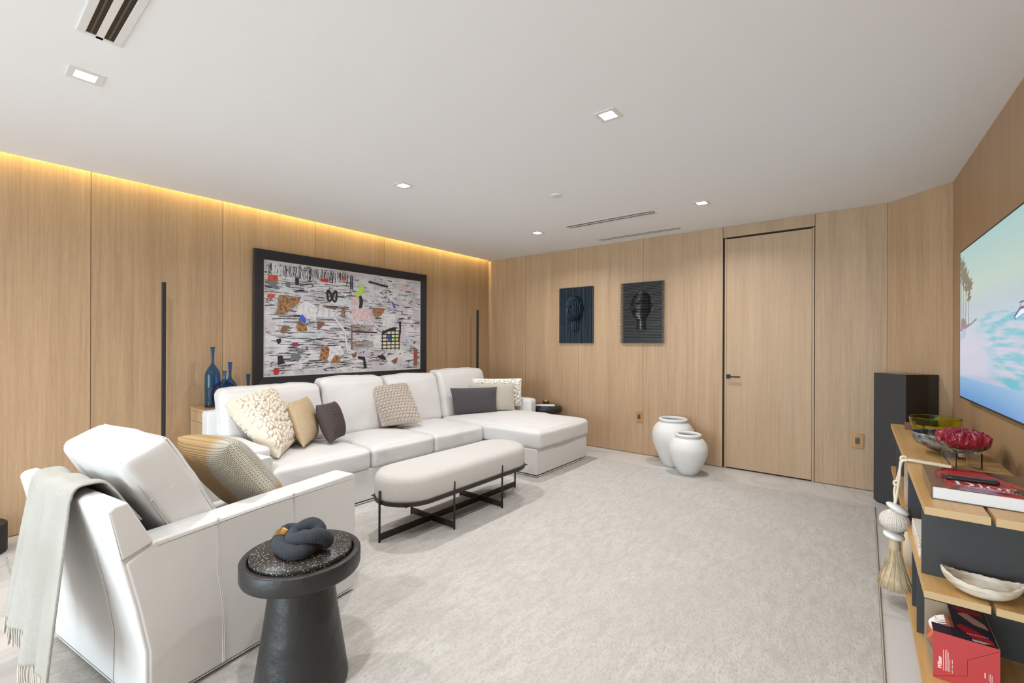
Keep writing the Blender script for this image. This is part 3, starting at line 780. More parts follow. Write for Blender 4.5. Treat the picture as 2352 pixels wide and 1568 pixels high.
# ------------------------------------------------------------------ throw over the armchair back
def throw():
    # centre line in (u,z): from behind the cushion, over the top, down the back
    path = catmull([(-.955, .70), (-.99, .765), (-1.03, .842), (-1.075, .852), (-1.118, .83), (-1.130, .72), (-1.140, .55), (-1.150, .38), (-1.158, .255)], 12)
    n = len(path); L = np.concatenate([[0], np.cumsum(np.linalg.norm(np.diff(path, axis=0), axis=1))]); L /= L[-1]
    M_ = 60; P3 = np.zeros((M_, n, 3))
    for i in range(M_):
        s = i / (M_ - 1)                       # 0 = right side (near the camera), 1 = left
        for j in range(n):
            t = L[j]; u, z = path[j]
            wr_ = np.interp(t, [0, .2, .35, .6, 1], [.12, .20, .25, .20, .14]); wl = np.interp(t, [0, .2, .35, 1], [.60, .63, .665, .715])
            ww = wr_ + (wl - wr_) * s
            hang = max(0, (t - .33) / .67)
            fold = .026 * hang * math.sin(s * 9.5 + .6) + .010 * hang * math.sin(s * 23 + 2 * t)
            # the front fold overlaps and hangs lower on the right part
            step = 1 / (1 + math.exp(-(.60 - s) * 28)); u2 = u - step * .022 * hang - abs(fold) - .012 * hang
            z2 = z - (.045 * step - .012) * hang ** 2 * 1.3 + .006 * math.sin(s * 7) * (1 - hang)
            bulge = .008 * math.sin(s * 12 + t * 5)
            P3[i, j] = L2(u2, ww, z2 + (bulge if t < .33 else 0) + .004)
    V = P3.reshape(-1, 3); F = grid_faces(M_, n)
    root = empty('throw_blanket', (AO[0], AO[1], .012), math.atan2(-Ad[0], Ad[1])); tag(root, 'pale grey wool throw with fringe draped over the armchair back', 'blanket')
    o = mesh('blanket', V, F, THROW, root, smooth=True)
    sol = o.modifiers.new('solid', 'SOLIDIFY'); sol.thickness = .007; sol.offset = 0
    ms = MB()
    for i in range(0, 58):
        s = (i + .5) / 58 * (M_ - 1); a = int(s); p = P3[a, -1] + (P3[min(a + 1, M_ - 1), -1] - P3[a, -1]) * (s - a)
        dx = random.uniform(-.006, .006); ln = random.uniform(.060, .078)
        pts = [p + np.array((0, 0, .004)), p + np.array((dx * .3, random.uniform(-.004, .002), -ln * .4)), p + np.array((dx, random.uniform(-.006, .003), -ln))]
        Vt, Ft = tube_data(catmull(pts, 4), [.0034] * 8 + [.0022], 5); ms.add(Vt, Ft)
    f = ms.build('fringe', FRINGE, root, smooth=True); tag(f, kind='stuff')
throw()

# ------------------------------------------------------------------ round pedestal tables
def pedestal(x, y, z, label, zt=.537, R0=.225):
    t = empty('pedestal_table', (x, y, z)); tag(t, label, 'side table', 'round black pedestal side tables')
    k = R0 / .225
    zb = zt - .076
    n = 64
    lathe('pedestal', [(0, 0), (.168 * k, 0), (.176 * k, .006), (.178 * k, .02), (.160 * k, .14), (.142 * k, .26), (.126 * k, .38), (.117 * k, zb - .004), (.117 * k, zb + .004)], STONE, t, seg=n)
    lathe('tray', [(0, zb), (.21 * k, zb), (.221 * k, zb + .006), (.225 * k, zb + .016), (.225 * k, zt - .006), (.222 * k, zt - .001), (.200 * k, zt), (.197 * k, zt - .004), (.197 * k, zt - .014), (0, zt - .014)], STONE, t, seg=n)
    lathe('terrazzo_disc', [(0, zt - .0139), (.187 * k, zt - .0139), (.190 * k, zt - .008), (.190 * k, zt + .012), (.1875 * k, zt + .0145), (0, zt + .0145)], TERRAZZO, t, seg=n)
    return t
pedestal(-1.803, .914, .012, 'round black pedestal table with terrazzo top in the foreground')
pedestal(-3.50, 5.245, 0, 'round black pedestal table behind the chaise against the back wall', zt=.525, R0=.215)

# knot sculpture
KN = mat('pleated_felt', (.022, .027, .036), .85, bump=[(6, .3, .004)], sheen=.05)
def knot():
    root = empty('knot_sculpture', (-1.80, .91, .5645)); tag(root, 'dark blue grey knotted tube sculpture with a brass cuff', 'sculpture')
    P0_ = np.array([(-1.9075, .8793, .598), (-1.8399, .8364, .594), (-1.760, .830, .594), (-1.7102, .8555, .594), (-1.7258, .9127, .594), (-1.7757, .9631, .600), (-1.8075, .9879, .618), (-1.838, .9774, .632), (-1.8669, .9509, .622), (-1.8761, .9203, .602), (-1.8076, .8693, .606), (-1.7396, .8759, .630), (-1.700, .9096, .642), (-1.6951, .954, .622), (-1.7111, .9631, .598), (-1.7414, .941, .594), (-1.8256, .9411, .594), (-1.8968, .9379, .600), (-1.9298, .9168, .602)])
    P = catmull(P0_ - np.array((-1.80, .91, .5645)), 16, closed=True)
    for _ in range(10): P = .5 * P + .25 * (np.roll(P, 1, 0) + np.roll(P, -1, 0))
    N_ = len(P); r0 = .0275; P[:, 2] = np.maximum(P[:, 2], r0 + .0015)
    k_ = np.arange(N_)
    rad = r0 * (1 + .022 * np.sign(np.sin(k_ * 1.9)) + .03 * np.sin(k_ * .23))
    V, F = tube_data(P, rad, 24, closed=True)
    mesh('tube', V, F, KN, root, smooth=True)
    idx = [(i) % N_ for i in range(-2, 12)]
    V, F = tube_data(P[idx], [r0 * 1.1] * 14, 28); mesh('cuff', V, F, BRASS, root, smooth=True)
knot()

# ------------------------------------------------------------------ console, bottles, floor lamps, cylinder
con = empty('console_table', (-4.59, 3.0, 0)); tag(con, 'oak console table between the sofa and the left wall', 'console')
MB().box(-.195, .205, -1.605, 1.6, .792, .818).build('top', OAKC, con, bevel=.002)
MB().box(-.195, .203, -1.603, 1.598, .70, .790).build('apron', OAKC, con, bevel=.002)
for (a_, b_) in ((-1.603, -1.57), (1.565, 1.598)): MB().box(-.195, .203, a_, b_, 0, .698).build('side_panel', OAKC, con, bevel=.002)
def bottle(x, y, prof, label, sy=1.0, rot=0):
    inner = [(max(r_ - .003, 0), z + (.004 if i == 0 else 0)) for i, (r_, z) in enumerate(prof)]
    P = smoothprof(prof, 48); P[:, 0] = np.clip(P[:, 0], 0, None)
    Pi = P.copy(); Pi[:, 0] = np.clip(Pi[:, 0] - .0028, .0002, None); Pi = Pi[Pi[:, 1] > .006]; Pi = Pi[::-1]
    full = np.vstack([[(0, 0)], P, Pi, [(0, Pi[-1, 1])]])
    o = lathe('glass_bottle', full, BLUEG, seg=40, sy=sy); o.location = (x, y, .818); o.rotation_euler = (0, 0, rot)
    tag(o, label, 'bottle', 'cobalt blue bottles on the console'); return o
bottle(-4.637, 1.520, [(.052, .0), (.060, .008), (.0605, .10), (.0615, .22), (.058, .30), (.036, .350), (.015, .385), (.0125, .42), (.0145, .49), (.0185, .539)], 'tallest cobalt blue glass bottle, leftmost on the console')
bottle(-4.49, 1.565, [(.045, .0), (.075, .012), (.105, .055), (.117, .112), (.105, .17), (.07, .213), (.026, .240), (.0125, .262), (.013, .29), (.0175, .326)], 'round flat cobalt glass flask, in front of the tall bottles', sy=.42, rot=R(50))
bottle(-4.655, 1.668, [(.050, .0), (.060, .008), (.060, .10), (.058, .17), (.040, .215), (.016, .25), (.0125, .29), (.0150, .35), (.0195, .398)], 'medium cobalt glass bottle behind the round flask')
bottle(-4.655, 1.825, [(.045, .0), (.068, .012), (.072, .05), (.056, .085), (.028, .115), (.013, .145), (.0125, .19), (.0155, .24), (.0185, .278)], 'smallest cobalt glass bottle, just its neck showing above the sofa')
def stick_lamp(x, y, label):
    r_ = empty('floor_lamp', (x, y, 0)); tag(r_, label, 'floor lamp', 'slim black stick floor lamps')
    box('pole', -.013, .013, -.013, .013, .02, 1.90, BLACKM, r_, bevel=.002)
    box('light_strip', -.0135 - .002, -.0131, -.007, .007, .10, 1.88, mat('lamp_diffuser', (.7, .68, .62), .4), r_)
    lathe('base', [(0, 0), (.11, 0), (.113, .004), (.113, .016), (.108, .02), (0, .02)], BLACKM, r_, seg=32)
stick_lamp(-4.6, 1.15, 'slim black stick floor lamp left of the blue bottles')
stick_lamp(-4.6, 5.008, 'slim black stick floor lamp at the far corner behind the sofa')
cy = lathe('plant_pedestal', [(0, 0), (.178, 0), (.18, .003), (.18, .182), (.176, .187), (.165, .188), (.160, .182), (0, .180)], BLACKM, seg=48); cy.location = (-4.575, .105, 0)
tag(cy, 'low black cylindrical stand cut off by the left frame edge', 'stand')

# ------------------------------------------------------------------ white vases
def vase(x, y, z, prof, label):
    P = smoothprof(prof, 60)
    r_top, z_top = prof[-1]
    rim = [(r_top + .014, z_top + .006), (r_top + .020, z_top + .017), (r_top + .016, z_top + .029), (r_top + .002, z_top + .035), (r_top - .012, z_top + .030), (r_top - .016, z_top + .018), (r_top - .012, z_top + .002)]
    inn = [(r_top + .02, z_top - .05), (prof[-3][0] - .02, prof[-3][1]), (prof[2][0] * .9, prof[2][1]), (0, prof[2][1] - .03)]
    full = np.vstack([[(0, 0)], P, rim, inn])
    o = lathe('floor_vase', full, CERAM, seg=72); o.location = (x, y, z); tag(o, label, 'vase', 'white ceramic floor vases'); return o
vase(-1.742, 5.235, 0, [(.098, .0), (.112, .012), (.160, .105), (.205, .215), (.230, .315), (.225, .405), (.190, .470), (.140, .512)], 'larger white ceramic vase standing behind its smaller twin')
vase(-1.492, 4.962, .012, [(.082, .0), (.096, .010), (.135, .075), (.176, .165), (.197, .245), (.193, .305), (.163, .362), (.118, .398)], 'smaller white ceramic vase standing in front of the larger one')

# ------------------------------------------------------------------ speaker tower
A_ = np.array((.267, 4.954)); C_ = np.array((.482, 5.150)); e = (C_ - A_); dpt = np.linalg.norm(e); e /= dpt; f_ = np.array((-e[1], e[0]))
f_ = f_ if f_[0] < 0 else -f_
sp = empty('tower_speaker', (A_[0], A_[1], 0)); tag(sp, 'tall black tower speaker in the corner beside the television', 'speaker')
def spbox(name, a0, a1, b0, b1, z0, z1, m, par=sp, **k):
    V = []
    for z in (z0, z1):
        for (a, b) in ((a0, b0), (a1, b0), (a1, b1), (a0, b1)):
            q = e * a + f_ * b; V.append((q[0], q[1], z))
    return mesh(name, V, [(0, 1, 2, 3), (7, 6, 5, 4), (0, 4, 5, 1), (1, 5, 6, 2), (2, 6, 7, 3), (3, 7, 4, 0)], m, par, **k)
spbox('cabinet', .008, dpt, .0, .305, .012, 1.15, mat('speaker_black', (.012, .010, .009), .25, coat=.4))
spbox('grille', -.0, .0075, .001, .304, .014, 1.148, CHAR)
spbox('plinth', .015, dpt - .01, .01, .295, 0, .012, BLACKM)

# ------------------------------------------------------------------ door-side wall reliefs
def face_h(X, Z, turn=0.0):
    """height of a head in relief; X right, Z up, metres, centred on the panel"""
    X = X - .0; h = np.zeros_like(X)
    zc = .085
    ex = (X + .004) / .130; ez = (Z - zc) / .185
    jaw = np.where(Z < zc, 1 - .20 * np.clip((zc - Z) / .18, 0, 1) ** 2.2, 1)
    d2 = np.abs(ex / jaw) ** 2.3 + np.abs(ez) ** 2.3
    head = .150 * np.clip(1 - d2, 0, 1) ** .55
    nx = X - turn
    nose = .034 * np.exp(-(nx / .017) ** 2) * np.clip((zc + .035 - Z) / .10, 0, 1) * (Z > zc - .062)
    brow = .014 * np.exp(-((Z - zc - .045) / .014) ** 2) * np.exp(-(nx / .07) ** 2)
    eye = -.022 * (np.exp(-(((nx - .042) / .022) ** 2 + ((Z - zc - .018) / .015) ** 2)) + np.exp(-(((nx + .042) / .022) ** 2 + ((Z - zc - .018) / .015) ** 2)))
    lips = .012 * np.exp(-((Z - zc + .098) / .011) ** 2 - (nx / .034) ** 2) + .012 * np.exp(-((Z - zc + .118) / .009) ** 2 - (nx / .03) ** 2) - .006 * np.exp(-((Z - zc + .108) / .004) ** 2 - (nx / .03) ** 2)
    chin = .010 * np.exp(-((Z - zc + .155) / .018) ** 2 - (nx / .03) ** 2)
    ear = .03 * np.exp(-(((np.abs(X) - .128) / .010) ** 2 + ((Z - zc) / .032) ** 2))
    neck = np.where((Z < zc - .10) & (Z > zc - .30), .060 * np.sqrt(np.clip(1 - (X / (.058 + .10 * np.clip(zc - .26 - Z, 0, 1))) ** 2, 0, 1)), 0)
    feat = np.where(head > .03, nose + brow + eye + lips + chin, 0)
    return np.maximum.reduce([h, head + feat, neck, ear])
SLAT = mat('lacquered_slat', (.022, .023, .026), .3, coat=.5)
SLATB = mat('window_tint_slat', (.022, .040, .060), .22, coat=.5)  # bluish base colour stands in for the windows' reflection
def relief(x0, x1, z0, z1, vertical, cnt, m, label, turn):
    cx, cz = (x0 + x1) / 2, (z0 + z1) / 2; W = x1 - x0; H = z1 - z0
    root = empty('relief_panel', (cx, WB, cz)); tag(root, label, 'wall art', 'black slatted head reliefs')
    th = (W if vertical else H) / cnt * .52
    dep = .035
    if not vertical:
        box('backing', -W / 2 + .03, W / 2 - .03, -.012, -.001, -H / 2 + .004, H / 2 - .004, BLACKM, root)
    else:
        box('backing', -W / 2 + .004, W / 2 - .004, -.012, -.001, -H / 2 + .004, H / 2 - .004, BLACKM, root)
    for k in range(cnt):
        c = (-W / 2 + W * (k + .5) / cnt) if vertical else (-H / 2 + H * (k + .5) / cnt)
        L_ = H if vertical else W
        s = np.linspace(-L_ / 2, L_ / 2, 90)
        X = np.full_like(s, c) if vertical else s; Z = s if vertical else np.full_like(s, c)
        y = -(dep + face_h(X * 1.0, Z, turn) * .95)
        V = []
        for o_ in (-th / 2, th / 2):
            for i in range(90):
                V.append((c + o_, y[i], s[i]) if vertical else (s[i], y[i], c + o_))
            for i in range(90):
                V.append((c + o_, -.012, s[i]) if vertical else (s[i], -.012, c + o_))
        F = []
        for i in range(89):
            F.append((i, i + 1, 90 + i + 1, 90 + i)); F.append((180 + i, 270 + i, 270 + i + 1, 180 + i + 1)); F.append((i, 180 + i, 181 + i, i + 1))
        F.append((0, 90, 270, 180)); F.append((89, 269, 359, 179))
        mesh('slat', V, F, m, root)
relief(-3.444, -2.905, 1.406, 2.186, True, 28, SLATB, 'black relief of a head cut from upright slats, the left one', -.035)
relief(-2.503, -1.940, 1.405, 2.184, False, 41, SLAT, 'black relief of a head cut from horizontal slats, the right one', -.04)

# ------------------------------------------------------------------ framed collage
fx = WA
fr = empty('framed_artwork', (WA + .001, 3.04, 1.646)); tag(fr, 'large abstract collage in a wide black frame above the sofa', 'artwork')
hy, hz = 1.115, .695; iy, iz = 1.022, .598
Fm = MB()
def mitre(a, b, c, d):  # outer/inner trapezoid bars in (y,z), thickness along x
    V = [(.0, *a), (.0, *b), (.0, *c), (.0, *d), (.045, *a), (.045, *b), (.034, *c), (.034, *d)]
    return V, [(0, 1, 2, 3), (7, 6, 5, 4), (0, 4, 5, 1), (1, 5, 6, 2), (2, 6, 7, 3), (3, 7, 4, 0)]
FRM = mat('frame_black', (.022, .021, .027), .45, bump=(60, .15, .003), stretch=(1, 1, 20))
for q in (((-hy, hz), (hy, hz), (iy, iz), (-iy, iz)), ((hy, hz), (hy, -hz), (iy, -iz), (iy, iz)), ((hy, -hz), (-hy, -hz), (-iy, -iz), (iy, -iz)), ((-hy, -hz), (-hy, hz), (-iy, iz), (-iy, -iz))):
    V, F = mitre(*q); mesh('frame_rail', V, F, FRM, fr, bevel=.002, seg=1)
box('mount', .0, .022, -iy - .002, iy + .002, -iz - .002, iz + .002, mat('mount_cream', (.74, .70, .62), .6), fr)
def art_mat():
    m = mat('collage_ground', (.7, .7, .74), .35); nt = m.node_tree; N = nt.nodes; L = nt.links; p = N['Principled BSDF']
    tc = N.new('ShaderNodeTexCoord')
    def nz(sc, det=4, dist=0, loc=(0, 0, 0)):
        mp = N.new('ShaderNodeMapping'); mp.inputs['Scale'].default_value = sc; mp.inputs['Location'].default_value = loc; L.new(tc.outputs['Object'], mp.inputs[0])
        n = N.new('ShaderNodeTexNoise'); n.inputs['Scale'].default_value = 1; n.inputs['Detail'].default_value = det; n.inputs['Distortion'].default_value = dist; L.new(mp.outputs[0], n.inputs['Vector']); return n.outputs['Fac']
    def mr(f, lo, hi):
        r = N.new('ShaderNodeMapRange'); r.inputs[1].default_value = lo; r.inputs[2].default_value = hi; L.new(f, r.inputs[0]); return r.outputs[0]
    def mul(a, b):
        q = N.new('ShaderNodeMath'); q.operation = 'MULTIPLY'; L.new(a, q.inputs[0]); L.new(b, q.inputs[1]); return q.outputs[0]
    def mix(f, a, b):
        x = N.new('ShaderNodeMix'); x.data_type = 'RGBA'; L.new(f, x.inputs[0])
        for i, v in ((6, a), (7, b)):
            if isinstance(v, tuple): x.inputs[i].default_value = (*v, 1)
            else: L.new(v, x.inputs[i])
        return x.outputs[2]
    c = mix(mr(nz((4, 5, 6), 3), .4, .6), (.78, .78, .82), (.60, .58, .64))
    c = mix(mr(nz((6, 3, 8), 2, 0, (5, 2, 1)), .58, .7), c, (.55, .62, .66))
    hs = mul(mr(nz((1, 4.5, 85), 3, .5), .56, .60), mr(nz((2, 2.6, 4), 2, 0, (3, 1, 7)), .42, .50))
    c = mix(hs, c, (.035, .035, .05))
    sc_ = mul(mr(nz((9, 13, 30), 6, 1.2, (9, 3, 2)), .60, .63), mr(nz((2, 3, 4), 2, 0, (8, 8, 7)), .48, .56))
    c = mix(sc_, c, (.10, .075, .10))
    c = mix(mul(mr(nz((3, 18, 22), 4, 2, (1, 9, 4)), .60, .63), mr(nz((3, 3, 3), 2, 0, (1, 4, 4)), .5, .6)), c, (.88, .88, .90))
    c = mix(mr(nz((3, 7, 9), 4, 1, (2, 19, 4)), .68, .70), c, (.75, .55, .58))
    L.new(c, p.inputs['Base Color']); return m
pr = MB()
PMATS = [art_mat()]
def pm(nm, c, v=None): PMATS.append(mat('collage_' + nm, c, .4, var=(30, v, .5, .6) if v else None)); return len(PMATS) - 1
LIM = pm('lime', (.52, .78, .10)); DK = pm('dark', (.035, .028, .035)); ORG = pm('orange', (.62, .10, .045), (.45, .07, .05)); TAN = pm('tan', (.42, .22, .10), (.16, .09, .06))
BRN = pm('brown', (.25, .13, .085)); BLU = pm('blue', (.05, .15, .60)); RED = pm('red', (.70, .03, .03)); GRY = pm('grey', (.17, .20, .22)); CRM = pm('cream', (.80, .74, .58))
MAG = pm('magenta', (.40, .03, .20)); WH = pm('white', (.78, .79, .82), (.62, .60, .66)); PNK = pm('pink', (.72, .50, .52), (.8, .7, .72)); MNT = pm('mint', (.62, .70, .70), (.75, .78, .8))
ay, az = iy - .012, iz - .012
pr.add([(.0222, -ay, -az), (.0222, ay, -az), (.0222, ay, az), (.0222, -ay, az)], [(0, 1, 2, 3)], 0)
lay = [0]
def patch(P, mi):
    lay[0] += 1; x = .0224 + lay[0] * .000006
    pr.add([(x, -ay + 2 * ay * u, -az + 2 * az * v) for u, v in P], [tuple(range(len(P) - 1, -1, -1))], mi)
def stroke(u0, v0, u1, v1, wd, mi):
    a = math.atan2((v1 - v0) * az, (u1 - u0) * ay); dx, dy = -math.sin(a) * wd / (2 * ay), math.cos(a) * wd / (2 * az)
    patch([(u0 + dx, v0 + dy), (u0 - dx, v0 - dy), (u1 - dx, v1 - dy), (u1 + dx, v1 + dy)][::-1], mi)
for k in range(300):   # combed strokes along the top
    u = random.uniform(.012, .46); h_ = random.uniform(.05, .115); stroke(u, .99 - random.uniform(0, .03), u + random.uniform(-.006, .006), .985 - h_, random.uniform(.0015, .004), random.choice((DK, GRY, WH, WH)))
for k in range(420):   # horizontal brush strokes
    u = random.uniform(.01, .44); v = random.uniform(.03, .86); l = random.uniform(.02, .09)
    stroke(u, v, u + l, v + random.uniform(-.008, .008), random.uniform(.0012, .0038), random.choice((DK, DK, GRY, WH, WH)))
for k in range(90):
    u = random.uniform(.46, .96); v = random.uniform(.03, .97); a = random.uniform(0, PI); l = random.uniform(.01, .05)
    stroke(u, v, u + l * math.cos(a), v + l * math.sin(a), random.uniform(.002, .007), random.choice((DK, GRY, WH, WH, MAG, BRN, PNK)))
for P, mi in (
 ([(.173,.655),(.225,.676),(.279,.624),(.266,.496),(.208,.528),(.157,.553)],WH),([(.288,.625),(.422,.578),(.363,.534),(.27,.534)],WH),
 ([(.325,.719),(.467,.74),(.457,.675),(.387,.651),(.344,.677)],MNT),([(.478,.63),(.623,.646),(.612,.529),(.504,.513)],PNK),([(.331,.251),(.413,.266),(.438,.188),(.364,.098),(.336,.123)],WH),
 ([(.478,.757),(.525,.764),(.527,.676),(.483,.67)],PNK),([(.692,.611),(.801,.613),(.777,.464),(.704,.469)],WH),
 ([(.535,.882),(.565,.883),(.567,.851),(.554,.78),(.527,.772),(.514,.758),(.509,.809),(.532,.813)],LIM),([(.535,.769),(.549,.779),(.563,.721),(.554,.651),(.533,.646),(.538,.701)],DK),
 ([(.426,.948),(.446,.964),(.449,.917),(.431,.905)],ORG),([(.014,.879),(.065,.887),(.064,.824),(.014,.818)],ORG),([(.014,.713),(.049,.715),(.049,.687),(.028,.672),(.012,.682)],ORG),
 ([(.069,.711),(.117,.722),(.127,.621),(.119,.57),(.091,.543),(.057,.55)],TAN),([(.123,.698),(.184,.714),(.169,.647),(.132,.593)],TAN),([(.191,.558),(.215,.5),(.207,.47),(.173,.497)],BLU),
 ([(.173,.493),(.215,.464),(.218,.397),(.165,.392),(.16,.439)],TAN),([(.275,.497),(.316,.492),(.316,.47),(.286,.412),(.276,.412)],BRN),([(.091,.442),(.126,.437),(.093,.369),(.074,.389)],BRN),
 ([(.309,.642),(.385,.632),(.383,.608),(.33,.614)],BRN),([(.427,.648),(.455,.655),(.442,.579),(.43,.543),(.42,.593)],TAN),([(.623,.662),(.716,.664),(.707,.613),(.661,.546),(.64,.581)],TAN),
 ([(.764,.751),(.779,.741),(.801,.678),(.788,.668)],BLU),([(.69,.434),(.833,.449),(.837,.213),(.69,.215)],CRM),([(.693,.409),(.752,.45),(.801,.467),(.811,.457),(.795,.426),(.74,.411),(.699,.375)],DK),
 ([(.826,.528),(.844,.533),(.842,.415),(.83,.309),(.819,.318),(.83,.44)],DK),([(.734,.381),(.771,.384),(.771,.291),(.741,.317)],BLU),([(.771,.352),(.808,.361),(.811,.318),(.777,.31)],LIM),
 ([(.3,.263),(.335,.263),(.347,.229),(.345,.168),(.331,.123),(.289,.125)],TAN),([(.379,.167),(.406,.17),(.418,.092),(.35,.095)],TAN),([(.064,.17),(.086,.18),(.101,.106),(.066,.091)],DK),
 ([(.134,.193),(.174,.188),(.189,.159),(.17,.12),(.134,.147)],GRY),([(.046,.061),(.071,.056),(.07,.012),(.044,.015)],RED),([(.136,.288),(.17,.292),(.168,.26),(.138,.256)],MAG),
 ([(.487,.171),(.521,.202),(.518,.154),(.5,.135)],BRN),([(.765,.093),(.816,.134),(.812,.082),(.796,.057)],BRN),([(.659,.149),(.699,.168),(.726,.129),(.726,.1),(.682,.127)],DK),
 ([(.948,.247),(.98,.219),(.98,.028),(.948,.03)],BRN),([(.949,.17),(.97,.174),(.968,.118),(.951,.129)],RED),([(.06,.323),(.079,.326),(.081,.295),(.069,.274),(.056,.302)],DK),
 ([(.278,.891),(.336,.91),(.338,.873),(.306,.874)],RED),([(.851,.926),(.929,.94),(.923,.885),(.864,.866)],PNK),([(.153,.882),(.172,.888),(.174,.82),(.154,.813)],DK),
 ([(.098,.827),(.127,.833),(.127,.797),(.107,.79)],GRY),([(.008,.81),(.035,.843),(.074,.767),(.051,.76)],GRY),([(.477,.97),(.483,.974),(.483,.831),(.475,.828)],DK),([(.488,.97),(.493,.974),(.493,.831),(.486,.828)],DK),
 ([(.526,.154),(.575,.148),(.589,.029),(.569,.026),(.564,.112),(.529,.129)],DK)):
    patch(P, mi)
for k in range(5): stroke(.70 + k * .032, .435, .70 + k * .032, .215, .007, DK)
for k in range(6): stroke(.69, .42 - k * .038, .836, .425 - k * .038, .007, DK)
for k in range(46):
    u = .485 + k * .0033; stroke(u, .48, u, .405, .0011, BRN); stroke(u, .31, u, .235, .0011, BRN)
for (a, b, c, d) in ((.36, .57, .44, .40), (.37, .56, .45, .39), (.60, .53, .70, .42), (.44, .42, .46, .20), (.28, .63, .40, .60)): stroke(a, b, c, d, .009, WH)
for t_ in range(22):   # tangled loop in dark paint
    a = t_ / 22 * 2 * PI; b = (t_ + 1.2) / 22 * 2 * PI
    stroke(.362 + .028 * math.cos(a), .745 + .055 * math.sin(a * 2 + .3), .362 + .028 * math.cos(b), .745 + .055 * math.sin(b * 2 + .3), .012, DK)
stroke(.487, .405, .66, .40, .008, DK); stroke(.487, .47, .487, .22, .009, BRN); stroke(.60, .93, .74, .90, .012, DK)
pr.build('collage', PMATS, fr)

# ------------------------------------------------------------------ television on the right wall
ang_tv = math.atan2(.0305, 1)           # the wall runs along local -y, leaning slightly
tvr = empty('television', (tvx(4.47) - .0, 4.47, 1.545), 0); tag(tvr, 'large wall mounted television showing a beach picture', 'television')
tvr.rotation_euler = (0, 0, ang_tv)
# local: -y along the wall towards the viewer, -x into the room
TW, THh = 1.83, .515
box('housing', -.052, -.004, -TW, 0, -THh, THh, BLACK, tvr, bevel=.003)
def em(name, c, s=1.0):
    m = bpy.data.materials.new(name); m.use_nodes = True; nt = m.node_tree; p = nt.nodes['Principled BSDF']
    p.inputs['Base Color'].default_value = (.02, .02, .02, 1); p.inputs['Roughness'].default_value = .15
    p.inputs['Emission Color'].default_value = (*c, 1); p.inputs['Emission Strength'].default_value = s; return m
def screen_mat():
    m = em('screen_picture', (.5, .6, .7), .74); nt = m.node_tree; N = nt.nodes; L = nt.links; p = N['Principled BSDF']
    tc = N.new('ShaderNodeTexCoord'); sp_ = N.new('ShaderNodeSeparateXYZ'); L.new(tc.outputs['UV'], sp_.inputs[0])
    nz = N.new('ShaderNodeTexNoise'); nz.inputs['Scale'].default_value = 6; nz.inputs['Detail'].default_value = 5; L.new(tc.outputs['UV'], nz.inputs['Vector'])
    mp = N.new('ShaderNodeMapping'); mp.inputs['Scale'].default_value = (5, 26, 1); L.new(tc.outputs['UV'], mp.inputs[0])
    nw = N.new('ShaderNodeTexNoise'); nw.inputs['Scale'].default_value = 1; nw.inputs['Detail'].default_value = 4; L.new(mp.outputs[0], nw.inputs['Vector'])
    rr = N.new('ShaderNodeValToRGB'); L.new(sp_.outputs[1], rr.inputs[0]); cr = rr.color_ramp
    stops = [(0, (.16, .36, .72)), (.135, (.33, .56, .80)), (.14, (.55, .60, .76)), (.35, (.60, .62, .78)), (.50, (.50, .64, .76)), (.60, (.47, .60, .68)), (.72, (.50, .66, .60)), (1.0, (.36, .62, .62))]
    while len(cr.elements) < len(stops): cr.elements.new(.5)
    for el, (po, c) in zip(cr.elements, stops): el.position = po; el.color = (*c, 1)
    # turquoise water to the right of a slanted shoreline between 0.14 and 0.55
    def M(op, a, b=None, c=None):
        q = N.new('ShaderNodeMath'); q.operation = op
        for i, v in enumerate((a, b, c)):
            if v is None: continue
            if isinstance(v, (int, float)): q.inputs[i].default_value = v
            else: L.new(v, q.inputs[i])
        return q.outputs[0]
    sea = M('SUBTRACT', sp_.outputs[0], M('MULTIPLY_ADD', M('SUBTRACT', .55, sp_.outputs[1]), .75, .13))
    band = M('MULTIPLY', M('LESS_THAN', sp_.outputs[1], .535), M('GREATER_THAN', sp_.outputs[1], .137))
    wv = N.new('ShaderNodeMapRange'); wv.inputs[1].default_value = .42; wv.inputs[2].default_value = .60; L.new(nw.outputs['Fac'], wv.inputs[0])
    sm = N.new('ShaderNodeMapRange'); sm.inputs[1].default_value = 0; sm.inputs[2].default_value = .22; L.new(sea, sm.inputs[0])
    fac = M('MULTIPLY', M('MULTIPLY', band, sm.outputs[0]), wv.outputs[0])
    mx = N.new('ShaderNodeMix'); mx.data_type = 'RGBA'; L.new(fac, mx.inputs[0]); L.new(rr.outputs[0], mx.inputs[6]); mx.inputs[7].default_value = (.16, .55, .68, 1)
    L.new(mx.outputs[2], p.inputs['Emission Color']); return m
y0, y1, zz0, zz1 = -.012, -TW + .012, -THh + .012, THh - .012
scr = mesh('screen', [(-.0525, y0, zz0), (-.0525, y1, zz0), (-.0525, y1, zz1), (-.0525, y0, zz1)], [(0, 3, 2, 1)], screen_mat(), tvr, uv=[(0, 0), (1, 0), (1, 1), (0, 1)])
PG = MB(); Wd = y1 - y0; Hd = zz1 - zz0
def sp3(u, v, k=0): return (-.0528 - k * .00005, y0 + Wd * u, zz0 + Hd * v)
def spoly(P, mi, k=0):
    PG.add([sp3(u, v, k) for u, v in P], [tuple(range(len(P)))], mi)
def sline(u0, v0, u1, v1, wd, mi, k=0):
    du, dv = (u1 - u0), (v1 - v0) * .56; L_ = math.hypot(du, dv) + 1e-9; nx_, ny_ = -dv / L_ * wd, du / L_ * wd / .56
    spoly([(u0 + nx_, v0 + ny_), (u0 - nx_, v0 - ny_), (u1 - nx_ * .4, v1 - ny_ * .4), (u1 + nx_ * .4, v1 + ny_ * .4)], mi, k)
